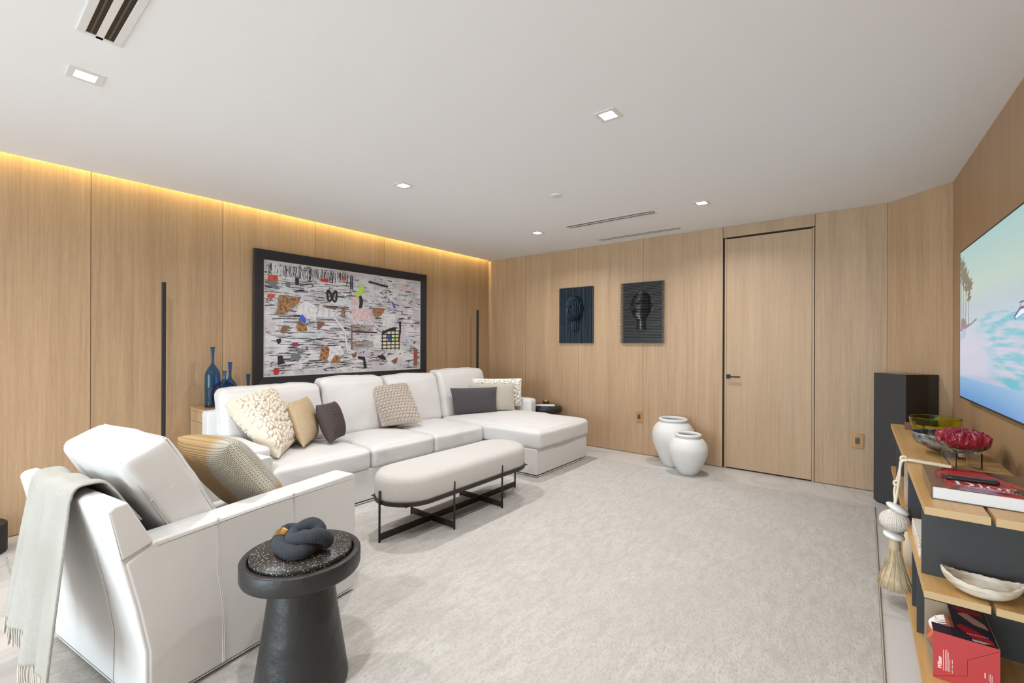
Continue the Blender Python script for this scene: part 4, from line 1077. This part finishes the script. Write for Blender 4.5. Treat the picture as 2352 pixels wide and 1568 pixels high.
for (u, vb, vt) in ((.015, .47, .90), (.055, .48, .84), (.095, .49, .80), (.145, .49, .74)):
    sline(u, vb, u + .012, vt, .0055, 0)
    for k in range(26):
        a = random.uniform(-.35, PI + .35); l = random.uniform(.03, .075)
        ue = max(.001, u + .012 + l * math.cos(a)); sline(u + .012, vt, ue, vt + l * 1.0 * math.sin(a) - .015 * abs(math.cos(a)), .008, 0, 1)
    for k in range(26):
        a = random.uniform(0, PI * 2); l = random.uniform(.02, .05); c_ = vt - .012 * (k % 8)
        sline(max(.002, u + .01), c_, max(.002, u + .01 + l * .8 * math.cos(a)), c_ + l * math.sin(a), .007, 0, 1)
spoly([(0.001, .45), (.03, .54), (.09, .53), (.12, .49), (.20, .50), (.27, .525), (.27, .51), (.17, .48), (.05, .455)], 1)
spoly([(0.001, .40), (.05, .47), (.11, .45), (.10, .41), (.03, .39)], 2)
spoly([(.36, .528), (.40, .540), (.45, .545), (.52, .538), (.45, .532)], 2); spoly([(.55, .533), (.58, .543), (.60, .535)], 2); spoly([(.66, .54), (.675, .545), (.68, .535)], 2)
spoly([(.69, .495), (.74, .535), (.84, .54), (.88, .52), (.80, .505), (.70, .478)], 3, 1); spoly([(.70, .490), (.745, .522), (.84, .53), (.87, .520), (.80, .51), (.71, .483)], 4, 2)
spoly([(.725, .556), (.76, .562), (.80, .56), (.76, .552)], 3, 2); sline(.745, .52, .745, .556, .003, 3, 2); sline(.78, .53, .78, .556, .003, 3, 2)
PG.build('picture_detail', [em('pic_palm', (.13, .11, .085)), em('pic_rock', (.20, .15, .20)), em('pic_isle', (.30, .38, .55)), em('pic_boat_dark', (.06, .08, .18)), em('pic_boat_light', (.55, .68, .8))], tvr)

# ------------------------------------------------------------------ media shelf
shelf = empty('media_shelf', (.37, 3.5, 0), ); tag(shelf, 'low oak and black metal media shelf under the television', 'shelf unit')
HX, HY = .37, 3.5
def shx(y, f): # front edge x (f=0) to back (f=1)
    return
def plank(x0, x1, y0, y1, z0, z1, skew=0.0, name='plank'):
    o = MB(); x_ = lambda x, y: x + (y - 3.5) * -.0090
    V = [(x_(x0, y0) - HX, y0 - HY, z0), (x_(x1, y0) - HX, y0 + skew - HY, z0), (x_(x1, y1) - HX, y1 - HY, z0), (x_(x0, y1) - HX, y1 - HY, z0)]
    V += [(a, b, z1) for a, b, _ in V]
    o.add(V, [(0, 3, 2, 1), (4, 5, 6, 7), (1, 2, 6, 5), (2, 3, 7, 6), (3, 0, 4, 7)], 0); o.add(V, [(0, 1, 5, 4)], 1)
    return o.build(name, [SHELF, SHELFE], shelf, bevel=.0015, seg=1)
for (z0, z1, ys, xf) in ((.740, .770, (2.375, 3.20, 4.70), .1735), (.422, .450, (2.36, 4.62), .172), (.072, .100, (2.20, 4.55), .168)):
    for k in range(len(ys) - 1):
        a, b = ys[k] + (.0035 if k else 0), ys[k + 1]
        plank(xf, xf + .180, a, b, z0, z1, .0); plank(xf + .193, .566, a, b, z0, z1, .0)
def plate(x0, x1, y0, y1, z0, z1): return box('support_panel', x0 - HX, x1 - HX, y0 - HY, y1 - HY, z0, z1, CHAR, shelf, bevel=.001, seg=1)
plate(.187, .560, 2.530, 2.542, .4505, .7395)
plate(.185, .560, 3.24, 3.252, .4505, .7395)
plate(.180, .545, 4.30, 4.312, .4505, .7395)
plate(.187, .560, 2.735, 2.747, .1005, .4215)
plate(.187, .560, 3.00, 3.012, .1005, .4215)
plate(.180, .550, 4.1, 4.112, .1005, .4215)
plate(.20, .54, 2.50, 2.512, 0, .0715); plate(.19, .54, 3.5, 3.512, 0, .0715); plate(.18, .53, 4.4, 4.412, 0, .0715)
box('back_bar', .545 - HX, .553 - HX, 2.6 - HY, 4.4 - HY, .451, .53, CHAR, shelf)

ST = .7708
# green glass bowl
def bowl(name, x, y, z, prof, th, m, label, seg=64, sx=1, sy=1, **k):
    P = smoothprof(prof, 36); I = P.copy(); I[:, 0] = np.clip(I[:, 0] - th, .0005, None); I[:, 1] += th * .8; I = I[I[:, 1] < P[-1, 1] + .0001]; I = I[::-1]
    top = [(P[-1, 0] - th / 2, P[-1, 1] + th * .35)]
    full = np.vstack([[(0, P[0, 1])], P, top, I, [(0, I[-1, 1])]])
    o = lathe(name, full, m, seg=seg, sx=sx, sy=sy); o.location = (x, y, z); tag(o, label, **k); return o
bowl('glass_bowl', .385, 4.30, ST, [(.050, 0), (.085, .010), (.118, .04), (.134, .08), (.139, .122)], .004, GREENG, 'chartreuse green glass bowl at the far end of the shelf', cat='bowl')
HAM = mat('grey_marbled_metal', (.30, .30, .28), .25, metal=.5, bump=(30, .15, .004), var=(22, (.07, .075, .08), .44, .56))
bowl('stone_bowl', .385, 3.58, ST, [(.050, 0), (.056, .010), (.100, .030), (.150, .058), (.164, .085), (.166, .118)], .006, HAM, 'wide grey marbled bowl behind the red flower', cat='bowl')
bb = box('wooden_block', -.028, .028, -.028, .028, 0, .05, mat('brown_block', (.20, .09, .06), .5, bump=(40, .2, .003)), bevel=.002); bb.location = (.262, 4.47, ST); tag(bb, 'small reddish brown block beside the green glass bowl', 'block')

# acrylic stand and red flower carving
FX, FY = .392, 3.25
st = empty('display_stand', (FX, FY, ST), R(28)); tag(st, 'clear acrylic bridge stand carrying the red carving', 'display stand')
s_ = MB(); s_.box(-.060, -.052, -.045, .045, 0, .082); s_.box(.052, .060, -.045, .045, 0, .082); s_.box(-.060, .060, -.045, .045, .082, .090); s_.build('stand', ACRYL, st, bevel=.001, seg=1)
MB().box(-.010, .010, -.012, .012, .052, .0815).build('peg', mat('pewter_peg', (.55, .50, .42), .3, metal=.9), st, bevel=.002)
MB().box(-.030, .030, -.018, .018, .0902, .097).build('cradle', mat('pewter', (.5, .45, .36), .3, metal=.9), st, bevel=.003)
def flower():
    nu, nv = 220, 70; V = np.zeros((nu, nv, 3))
    for i in range(nu):
        a = 2 * PI * i / nu
        for j in range(nv):
            t = j / (nv - 1); r_ = math.sin(t * PI / 2) if t < .75 else 1.0
            r_ = math.sin(min(t / .78, 1) * PI / 2) * (1 if t < .78 else 1 - .55 * ((t - .78) / .22) ** 1.2)
            zz = .046 * math.cos(min(t / .78, 1) * PI / 2) ** .8 if t < .78 else -.045 * ((t - .78) / .22)
            ruf = (.10 * math.sin(a * 11 + 5 * t) + .05 * math.sin(a * 23 + 9 * t + 1) + .05 * math.sin(t * 34 + 2 * math.sin(a * 7))) * min(1, t * 2) * (1 if t < .82 else .5)
            n_ = noise.noise(Vector((math.cos(a) * 3 * r_ * 2.2, math.sin(a) * 3 * r_ * 2.2, t * 3)))
            n2 = noise.noise(Vector((math.cos(a) * 13 * r_, math.sin(a) * 13 * r_, t * 9)))
            rr_ = r_ * (1 + ruf * .55)
            V[i, j] = (.102 * rr_ * math.cos(a), .072 * rr_ * math.sin(a), zz + .014 * n_ * (t < .9) + .005 * n2 + .016 * math.sin(a * 11 + 2 + 20 * t) * min(1, t * 1.3) * (t < .85))
    m = mat('rose_quartz_red', (.23, .008, .022), .34, bump=(60, .3, .003), var=(18, (.42, .04, .05), .5, .75), coat=.2)
    o = mesh('carved_flower', V.reshape(-1, 3), grid_faces(nu, nv, wrap_u=True), m, smooth=True)
    zmin = V[:, :, 2].min(); o.location = (FX + .004, FY, ST + .0980 - zmin); o.rotation_euler = (R(2), R(4), R(12)); tag(o, 'deep red ruffled carved flower resting on the acrylic stand', 'carving')
flower()

# coffee table book with title
BKX, BKY = .215, 2.515
bk = empty('coffee_table_book', (BKX, BKY, ST), R(-.4)); tag(bk, 'big black and red fashion book lying near the shelf end', 'book')
BW, BD, BH = .335, .415, .052
box('pages', .004, BW - .004, .003, BD - .003, .003, BH - .003, PAPER, bk)
def cover_mat():
    m = mat('book_cover_print', (.03, .02, .02), .15, coat=.6); nt = m.node_tree; N = nt.nodes; L = nt.links; p = N['Principled BSDF']
    tc = N.new('ShaderNodeTexCoord'); nz = N.new('ShaderNodeTexNoise'); nz.inputs['Scale'].default_value = 7.5; nz.inputs['Detail'].default_value = 3; nz.inputs['Distortion'].default_value = 1.2
    L.new(tc.outputs['Object'], nz.inputs['Vector']); r = N.new('ShaderNodeValToRGB'); L.new(nz.outputs['Fac'], r.inputs[0]); cr = r.color_ramp
    for po, c in ((.5, (.05, .03, .03)),): cr.elements.new(po)
    cols = [(.42, (.028, .020, .020)), (.50, (.22, .012, .014)), (.60, (.50, .045, .04))]
    for el, (po, c) in zip(cr.elements, cols): el.position = po; el.color = (*c, 1)
    L.new(r.outputs[0], p.inputs['Base Color']); return m
CV = cover_mat()
box('cover', 0, BW, 0, BD, BH - .003, BH, CV, bk, bevel=.0006, seg=1)
box('cover', 0, BW, 0, BD, 0, .003, mat('cover_grey', (.12, .13, .15), .4), bk, bevel=.0006, seg=1)
box('spine', 0, .004, 0, BD, .003, BH - .003, mat('spine_dark', (.10, .07, .05), .3, coat=.5), bk)
# red shapes and serif title, flat print
bp = MB()
zc_ = BH + .0003
bp.add([(.055, .06, zc_), (.335 - .09, .045, zc_), (.285, .0 + .012, zc_), (.30, .07, zc_), (.25, .17, zc_), (.27, .27, zc_), (.19, .38, zc_), (.08, .36, zc_), (.045, .30, zc_), (.07, .20, zc_), (.05, .13, zc_)], [tuple(range(11))], 0)
bp.add([(.13, .20, zc_ + .0001), (.18, .23, zc_ + .0001), (.17, .28, zc_ + .0001), (.11, .27, zc_ + .0001)], [(0, 1, 2, 3)], 1)
bp.add([(.24, .06, zc_ + .0001), (.30, .03, zc_ + .0001), (.32, .10, zc_ + .0001), (.28, .16, zc_ + .0001), (.25, .12, zc_ + .0001)], [(0, 1, 2, 3, 4)], 1)
bp.add([(.04, .16, zc_ + .0001), (.09, .15, zc_ + .0001), (.10, .22, zc_ + .0001), (.06, .25, zc_ + .0001)], [(0, 1, 2, 3)], 1)
bp.add([(.0, .0, zc_ - .0001), (.045, .0, zc_ - .0001), (.05, .13, zc_ - .0001), (.03, .25, zc_ - .0001), (.06, .415, zc_ - .0001), (.0, .415, zc_ - .0001)], [tuple(range(6))], 2)
bp.add([(.335, .415, zc_ + .0001), (.20, .415, zc_ + .0001), (.235, .30, zc_ + .0001), (.29, .20, zc_ + .0001), (.335, .10, zc_ + .0001)], [tuple(range(5))], 1)
bp.build('cover_print', [INKR, INKK, plain('print_brown', (.075, .045, .032), .2, coat=.6)], bk)
tt = MB(); ZT = BH + .0007
def q(x0, x1, y0_, y1_): tt.add([(x0, y0_, ZT), (x1, y0_, ZT), (x1, y1_, ZT), (x0, y1_, ZT)], [(0, 1, 2, 3)])
def ringq(cx, cy, ro, so, ri, si, a0=0, a1=2 * PI, n=28):
    V = []; F = []
    for i in range(n + 1):
        a = a0 + (a1 - a0) * i / n; V.append((cx + ro * math.cos(a), cy + so * math.sin(a), ZT)); V.append((cx + ri * math.cos(a), cy + si * math.sin(a), ZT))
        if i: F.append((2 * i - 2, 2 * i, 2 * i + 1, 2 * i - 1))
    tt.add(V, F)
TX, TY = .075, .085      # title origin in the cover
q(TX + .010, TX + .021, TY, TY + .072); q(TX, TX + .034, TY, TY + .003); q(TX, TX + .034, TY + .069, TY + .072)
ringq(TX + .026, TY + .036, .038, .036, .026, .033, -PI / 2, PI / 2)
q(TX + .078, TX + .086, TY, TY + .046); q(TX + .072, TX + .092, TY, TY + .003); q(TX + .072, TX + .084, TY + .043, TY + .046); ringq(TX + .082, TY + .062, .006, .006, .0, .0)
ringq(TX + .118, TY + .023, .0215, .0245, .0125, .0215)
q(TX + .152, TX + .160, TY, TY + .046); q(TX + .146, TX + .168, TY, TY + .003); q(TX + .146, TX + .158, TY + .043, TY + .046); ringq(TX + .172, TY + .030, .013, .016, .009, .012, PI * .35, PI); ringq(TX + .178, TY + .041, .005, .005, 0, 0)
tt.build('title_lettering', INKW, bk)
sm_ = MB()
for r_, (a, b) in enumerate(((.04, .16), (.06, .18))):
    x = TX + a
    while x < TX + b:
        w_ = random.uniform(.004, .010); sm_.add([(x, TY - .014 - r_ * .011, ZT), (x + w_, TY - .014 - r_ * .011, ZT), (x + w_, TY - .009 - r_ * .011, ZT), (x, TY - .009 - r_ * .011, ZT)], [(0, 1, 2, 3)]); x += w_ + .004
sm_.build('small_lettering', INKW, bk)
rm = empty('remote_control', (.355, 2.690, ST + BH + .0006), R(3)); tag(rm, 'slim black remote control lying on the red book', 'remote')
cushion('body', -.080, .080, -.018, .018, 0, .017, mat('remote_black', (.015, .015, .017), .3), rm, r=.007, puff=(0, 0, .001), n=14, wr=0)
for k in range(6):
    lathe('button', [(0, 0), (.004, 0), (.004, .0015), (.0032, .002), (0, .002)], mat('button_grey', (.10, .10, .11), .4), rm, seg=12, loc=(-.062 + k * .020, .006 if k % 2 else -.004, .0172))

# marbled book on the middle shelf, small upright book, onyx bowl
MZ = .4508
mb_ = empty('marbled_book', (.196, 2.70, MZ)); tag(mb_, 'white and gold marbled book lying on the middle shelf', 'book')
MARB = marble_mat('marbled_paper', (.80, .78, .73), (.55, .36, .10), 9, .4)
box('cover', 0, .24, 0, .38, 0, .004, MARB, mb_, bevel=.001, seg=1); box('cover', 0, .24, 0, .38, .060, .064, MARB, mb_, bevel=.001, seg=1)
box('spine', -.006, .004, 0, .38, 0, .064, MARB, mb_, bevel=.004)
box('pages', .006, .236, .004, .376, .0045, .0595, PAPER, mb_)
sb_ = empty('upright_book', (.192, 3.50, MZ)); tag(sb_, 'slim taupe book standing upright on the middle shelf behind the rope', 'book')
box('cover', 0, .030, 0, .20, 0, .215, mat('taupe_cover', (.40, .33, .26), .5, var=(8, (.55, .50, .46), .4, .6)), sb_, bevel=.003)
MB().box(.010, .022, -.0006, -.0001, .04, .045).box(.010, .022, -.0006, -.0001, .055, .060).box(.010, .022, -.0006, -.0001, .07, .075).build('spine_lettering', INKK, sb_)

def onyx():
    nu, nv = 120, 24; V = []
    def prof(a):
        ca, sa = math.cos(a), math.sin(a); hx = .112 * (abs(ca) ** .95 * (1 if ca > 0 else -1)); hy = .068 * (abs(sa) ** 1.35) * (1 if sa > 0 else -1)
        top = .058 + .026 * abs(ca) ** 3 + .0012 * math.sin(a * 17) + .0010 * math.sin(a * 41 + 1); return hx, hy, top
    for s in range(2):
        for i in range(nu):
            a = 2 * PI * i / nu; hx, hy, top = prof(a)
            for j in range(nv):
                t = j / (nv - 1); k = math.sin(t * PI / 2) ** .75 if s == 0 else math.sin(t * PI / 2) ** .75 * .93
                z = top * (1 - math.cos(t * PI / 2)) ** .9 if s == 0 else .006 + (top - .006) * (1 - math.cos(t * PI / 2)) ** .9
                V.append((hx * k, hy * k, z))
    F = grid_faces(nu, nv, wrap_u=True); n = nu * nv
    F += [tuple(x + n for x in f[::-1]) for f in F]
    for i in range(nu):
        a = i * nv + nv - 1; b = ((i + 1) % nu) * nv + nv - 1; F.append((a, b, b + n, a + n))
    m = mat('onyx', (.74, .70, .62), .25, var=(1.0, (.50, .43, .31), .42, .62), stretch=(9, 14, 55))
    o = mesh('onyx_bowl', V, F, m, smooth=True); o.location = (.347, 2.43, MZ); o.rotation_euler = (0, 0, R(-3)); tag(o, 'boat shaped cream onyx bowl on the middle shelf', 'bowl')
onyx()

# boxed ball on the lower shelf
LZ = .1008
fb = empty('boxed_ball', (.213, 2.408, LZ), 0); tag(fb, 'red and black carton with an american football showing in its open side', 'boxed ball')
CR = mat('carton_red', (.50, .055, .06), .45); CK = mat('carton_dark', (.035, .025, .04), .3, coat=.3); CT = mat('carton_tan', (.36, .29, .21), .8)
bw, bd, bh = .180, .285, .180
box('front_panel', 0, bw, 0, .002, 0, bh, CR, fb); box('back_panel', -.004, bw, bd - .002, bd, 0, bh, CT, fb); box('bottom_panel', 0, bw, .002, bd - .002, 0, .002, CT, fb)
box('side_panel', bw - .002, bw, .002, bd - .002, .002, bh, CT, fb)
MB().box(.0, bw - .002, .002, .075, bh - .002, bh).box(.068, bw - .002, .075, bd - .002, bh - .002, bh).build('top_panel', CK, fb)
tp = MB(); zt_ = bh + .0003
def tq(P, mi): tp.add([(a, b, zt_ + .0001 * len(tp.F) * .3) for a, b in P], [tuple(range(len(P)))], mi)
tq([(.075, .10), (.115, .03), (.172, .012), (.165, .05), (.13, .10), (.09, .125)], 0); tq([(.09, .22), (.13, .15), (.172, .13), (.165, .17), (.12, .24)], 1)
tq([(.08, .265), (.11, .235), (.17, .24), (.165, .275), (.1, .28)], 0)
for k in range(4): tq([(.11, .020 - k * .004), (.11, .0225 - k * .004), (.16 - k * .006, .0225 - k * .004), (.16 - k * .006, .020 - k * .004)][::-1], 2)
for k in range(9): tq([(.10 + k * .007, .055 + k * .001), (.104 + k * .007, .055 + k * .001), (.104 + k * .007, .060 + k * .001), (.10 + k * .007, .060 + k * .001)], 2)
tp.build('top_print', [plain('print_crimson', (.42, .02, .04), .3), plain('print_flesh', (.50, .30, .22), .4), INKW], fb)
# brand lettering and small print on the red end
def text_mesh(name, body, size, m, parent, M4, shear=0, ext=0):
    cu = bpy.data.curves.new(name, 'FONT'); cu.body = body; cu.size = size; cu.shear = shear; cu.offset = .0006
    o = bpy.data.objects.new(name, cu); COL.objects.link(o)
    dg = bpy.context.evaluated_depsgraph_get(); me = bpy.data.meshes.new_from_object(o.evaluated_get(dg))
    bpy.data.objects.remove(o, do_unlink=True)
    me.transform(M4); me.materials.clear(); me.materials.append(m)
    r_ = bpy.data.objects.new(name, me); link(r_, parent); return r_
RX = Matrix.Rotation(PI / 2, 4, 'X')
text_mesh('brand_lettering', 'Wilson', .016, INKW, fb, Matrix.Translation((.0235, -.0004, .040)) @ Matrix.Rotation(-PI / 2, 4, 'Y') @ RX, shear=.2)
fp = MB()
def fq(x, z0_, z1_, w_=.0012): fp.add([(x, -.0005, z0_), (x + w_, -.0005, z0_), (x + w_, -.0005, z1_), (x, -.0005, z1_)], [(0, 1, 2, 3)])
for x, a, b in ((.028, .038, .118), (.034, .038, .118), (.038, .038, .122), (.042, .038, .112), (.046, .038, .088), (.053, .036, .050), (.053, .054, .068), (.053, .072, .088)): fq(x, a, b)
for x, a, b in ((.140, .058, .078), (.142, .058, .078), (.151, .052, .077), (.155, .046, .081), (.159, .048, .076)): fq(x, a, b)
fp.build('small_print', INKW, fb)
cz = MB()
def crease(x0_, z0_, x1_, z1_): 
    dx, dz = x1_ - x0_, z1_ - z0_; L_ = math.hypot(dx, dz); nx_, nz_ = -dz / L_ * .0004, dx / L_ * .0004
    cz.add([(x0_ + nx_, -.0004, z0_ + nz_), (x0_ - nx_, -.0004, z0_ - nz_), (x1_ - nx_, -.0004, z1_ - nz_), (x1_ + nx_, -.0004, z1_ + nz_)], [(0, 1, 2, 3), (3, 2, 1, 0)])
crease(0, .004, .095, .045); crease(.095, .045, .095, .105); crease(.095, .105, .178, .172)
cz.build('crease', plain('crease_dark', (.46, .045, .05), .6), fb)
FBL = mat('football_leather', (.36, .12, .055), .55, bump=(350, .5, .002))
fbr = empty('american_football', (.213 + .074, 2.408 + .150, LZ + .092), 0); tag(fbr, 'brown american football with white laces inside the open carton', 'football')
pf = [(0.0, -.125)] + [(.083 * math.cos(t) ** 1.25, .125 * math.sin(t) / 1.0) for t in np.linspace(-1.45, 1.45, 30)] + [(0.0, .125)]
fo = lathe('ball', pf, FBL, fbr, seg=40); fo.rotation_euler = (R(90), 0, 0)
lc_ = MB()
for k in range(9):
    y = -.045 + k * .011; r_ = .083 * math.cos(math.asin(min(1, abs(y) / .125))) ** 1.25 + .002
    pts = [(r_ * math.cos(a), y, r_ * math.sin(a)) for a in np.linspace(R(108), R(150), 6)]
    V, F = tube_data(pts, .0028, 6); lc_.add(V, F)
pts = []
for k in range(12):
    y = -.050 + k * .009; r_ = .083 * math.cos(math.asin(min(1, abs(y) / .125))) ** 1.25 + .003; pts.append((r_ * math.cos(R(129)), y, r_ * math.sin(R(129))))
V, F = tube_data(pts, .0035, 6); lc_.add(V, F); lc_.build('laces', INKW, fbr, smooth=True)
tg = MB(); tg.add([(-.004, -.002, .110), (.030, -.002, .150), (.030, -.003, .164), (-.010, -.003, .128)], [(0, 1, 2, 3), (3, 2, 1, 0)]); 
tagp = MB(); 
for sgn in (0,): tagp.add([(-.010, .055, .118), (.030, .080, .172), (.024, .098, .172), (-.014, .070, .118)], [(0, 1, 2, 3), (3, 2, 1, 0)])
tagp.build('paper_tag', plain('tag_orange', (.62, .13, .06), .5), fb)

# ------------------------------------------------------------------ rope tassel hanging off the shelf
ts = empty('tassel_ornament', (.128, 3.20, .45)); tag(ts, 'rope tassel with wicker ball and white stones hanging from the shelf edge', 'ornament')
def tl(x, y, z): return (x - .128, y - 3.20, z - .45)
def rope_(pts, r_=.0062): return tube('rope', catmull([tl(*p) for p in pts], 10), r_, ROPE, ts, seg=8)
rope_([(.345, 3.155, ST + .007), (.30, 3.185, ST + .007), (.24, 3.20, ST + .008), (.19, 3.20, ST + .012), (.160, 3.205, ST + .004), (.150, 3.22, .73), (.143, 3.235, .68), (.135, 3.235, .645), (.128, 3.225, .60), (.130, 3.21, .56), (.128, 3.20, .535)])
rope_([(.350, 3.19, ST + .007), (.31, 3.215, ST + .007), (.24, 3.225, ST + .009), (.19, 3.235, ST + .010), (.158, 3.23, ST + .004), (.150, 3.21, .735), (.148, 3.20, .69), (.144, 3.205, .65), (.139, 3.21, .60), (.134, 3.205, .56), (.129, 3.20, .535)])
for (cx_, cz_, r1) in ((.139, .645, .014), (.165, ST + .012, .012)):
    for k in range(3):
        a = np.linspace(0, 2 * PI, 14, endpoint=False) ; tilt = k * .9
        P = np.stack([cx_ + r1 * np.cos(a), 3.22 + r1 * np.sin(a) * math.cos(tilt), cz_ + r1 * np.sin(a) * math.sin(tilt) * .8 + k * .006 - .006], 1)
        V, F = tube_data(P - np.array((.128, 3.20, .45)), .0055, 7, closed=True); mesh('knot', V, F, ROPE, ts, smooth=True)
def pebble(x, z, rx, rz, rot):
    a = lathe('stone_bead', [(0, -rz)] + [(rx * math.cos(t), rz * math.sin(t)) for t in np.linspace(-1.4, 1.4, 14)] + [(0, rz)], BEADW, ts, seg=36)
    a.location = tl(x, 3.20, z); a.rotation_euler = (R(10), rot, R(36)); return a
pebble(.140, .515, .053, .020, R(24))
pebble(.125, .366, .047, .020, R(6))
def wicker():
    nu, nv = 220, 90; V = np.zeros((nu, nv, 3))
    for i in range(nu):
        a = 2 * PI * i / nu
        for j in range(nv):
            t = -PI / 2 + PI * j / (nv - 1)
            rib = abs(math.sin(a * 11)); row = math.sin(t * 46 + (PI if math.sin(a * 22) > 0 else 0))
            r_ = .067 * (1 + .022 * row * abs(math.sin(a * 22)) ** .5 - .03 * (1 - rib) ** 3)
            V[i, j] = (r_ * math.cos(t) * math.cos(a), r_ * math.cos(t) * math.sin(a), .86 * r_ * math.sin(t))
    WK = mat('wicker_white', (.76, .70, .64), .7, bump=(90, .3, .003))
    # dark flecks laid on the ball: shade between the weavers put in as colour
    o = mesh('wicker_ball', V.reshape(-1, 3), grid_faces(nu, nv, wrap_u=True), WK, ts, smooth=True); o.location = tl(.128, 3.20, .446)
    mb2 = MB()
    for k in range(44):
        a = (k + .5) / 44 * 2 * PI
        for j in range(-7, 8):
            t = j * .137 + (.068 if k % 2 else 0); ct, st_ = math.cos(t), math.sin(t)
            c = np.array((ct * math.cos(a), ct * math.sin(a), .86 * st_)) * .0678
            ta = np.array((-math.sin(a), math.cos(a), 0)); tb = np.array((-st_ * math.cos(a), -st_ * math.sin(a), .86 * ct))
            h1 = .0030 * ct; h2 = .0009
            mb2.add([c - ta * h1 - tb * h2, c + ta * h1 - tb * h2, c + ta * h1 + tb * h2, c - ta * h1 + tb * h2], [(0, 1, 2, 3)])
    g = mb2.build('weave_gap_shade', mat('weave_shadow', (.16, .12, .09), .9), ts); g.location = tl(.128, 3.20, .446); g['kind'] = 'stuff'
wicker()
nk = MB()
wrap = [(.024 + .004 * math.sin(k * 2.1), -k * .0019) for k in range(28)]
lathe('binding', [(0, .002)] + [(.021 + .0045 * (k / 28) + .0014 * (k % 2), -.058 * k / 28) for k in range(29)] + [(0, -.058)], RAFFIA, ts, seg=28, loc=tl(.128, 3.20, .350))
lathe('core', [(0, 0), (.020, 0), (.036, -.08), (.062, -.16), (.070, -.212), (0, -.212)], RAFFIA, ts, seg=32, loc=tl(.128, 3.20, .300))
sk = MB()
for k in range(620):
    a = random.uniform(0, 2 * PI); q_ = math.sqrt(random.uniform(.3, 1)); r1 = .070 * q_ + random.uniform(0, .014)
    L_ = random.uniform(.205, .235) - .01 * q_
    P = [(.022 * q_ * math.cos(a), .022 * q_ * math.sin(a), .0), ((.040 * q_) * math.cos(a + .1), .040 * q_ * math.sin(a + .1), -L_ * .4), (r1 * math.cos(a + random.uniform(-.15, .15)), r1 * math.sin(a), -L_)]
    P = catmull(P, 4); V, F = tube_data(P, [.0013] * len(P), 3); sk.add(V, F)
o = sk.build('strands', RAFFIA, ts); o.location = tl(.128, 3.20, .302); o['kind'] = 'stuff'

# cream horn with a coiled rope edge on the lower shelf, behind the tassel
hn = empty('horn_ornament', (.215, 3.42, LZ)); tag(hn, 'cream horn ornament edged with coiled rope, behind the tassel', 'ornament')
pts = catmull([(0.02, 0, .012), (.0, -.03, .06), (-.012, -.02, .13), (-.010, .03, .20), (.0, .09, .27)], 12)
rad = np.linspace(.050, .016, len(pts)); pts[:, 2] += .045 * (1 - np.linspace(0, 1, len(pts)))
tube('horn', pts, rad, mat('bone_cream', (.72, .62, .46), .6, bump=(30, .3, .004)), hn, seg=20)
k_ = np.linspace(0, 1, 160); base_ = np.stack([np.interp(k_, np.linspace(0, 1, len(pts)), pts[:, c]) for c in range(3)], 1)
base_[:, 1] -= np.interp(k_, [0, 1], [.050, .018]); base_[:, 0] += .010 * np.cos(k_ * 26 * 2 * PI); base_[:, 2] += .006 * np.sin(k_ * 26 * 2 * PI)
tube('coiled_edge', base_, .004, ROPE, hn, seg=6)

# small things on the far pedestal table
jb = empty('slim_book', (-3.52, 5.235, .5402), R(32)); tag(jb, 'slim black and white book on the far pedestal table', 'book')
box('pages', -.13, .13, -.085, .085, .003, .026, PAPER, jb); box('cover', -.133, .133, -.088, .088, .026, .030, INKK, jb); box('cover', -.133, .133, -.088, .088, 0, .003, plain('cover_white', (.75, .75, .74), .5), jb)
dj = lathe('trinket_dish', [(0, 0), (.044, 0), (.047, .003), (.047, .036), (.045, .038)], INKK, seg=32); dj.location = (-3.50, 5.225, .5705)
root = empty('trinket_dish', (-3.50, 5.225, .5705)); tag(root, 'small black and gold lidded dish on the slim book', 'dish')
dj.name = 'body'; dj.parent = root; dj.location = (0, 0, 0)
lathe('gold_rim', [(.0472, .030), (.0485, .033), (.0485, .039), (.046, .041), (.030, .041), (.030, .046), (.012, .048), (0, .048)], BRASS, root, seg=32)
sd2 = MB()
for k in range(14):
    a = k / 14 * 2 * PI; V, F = tube_data([(.0472 * math.cos(a), .0472 * math.sin(a), .013), (.0472 * math.cos(a), .0472 * math.sin(a), .021)], .0032, 6); sd2.add(V, F)
sd2.build('gold_studs', BRASS, root)
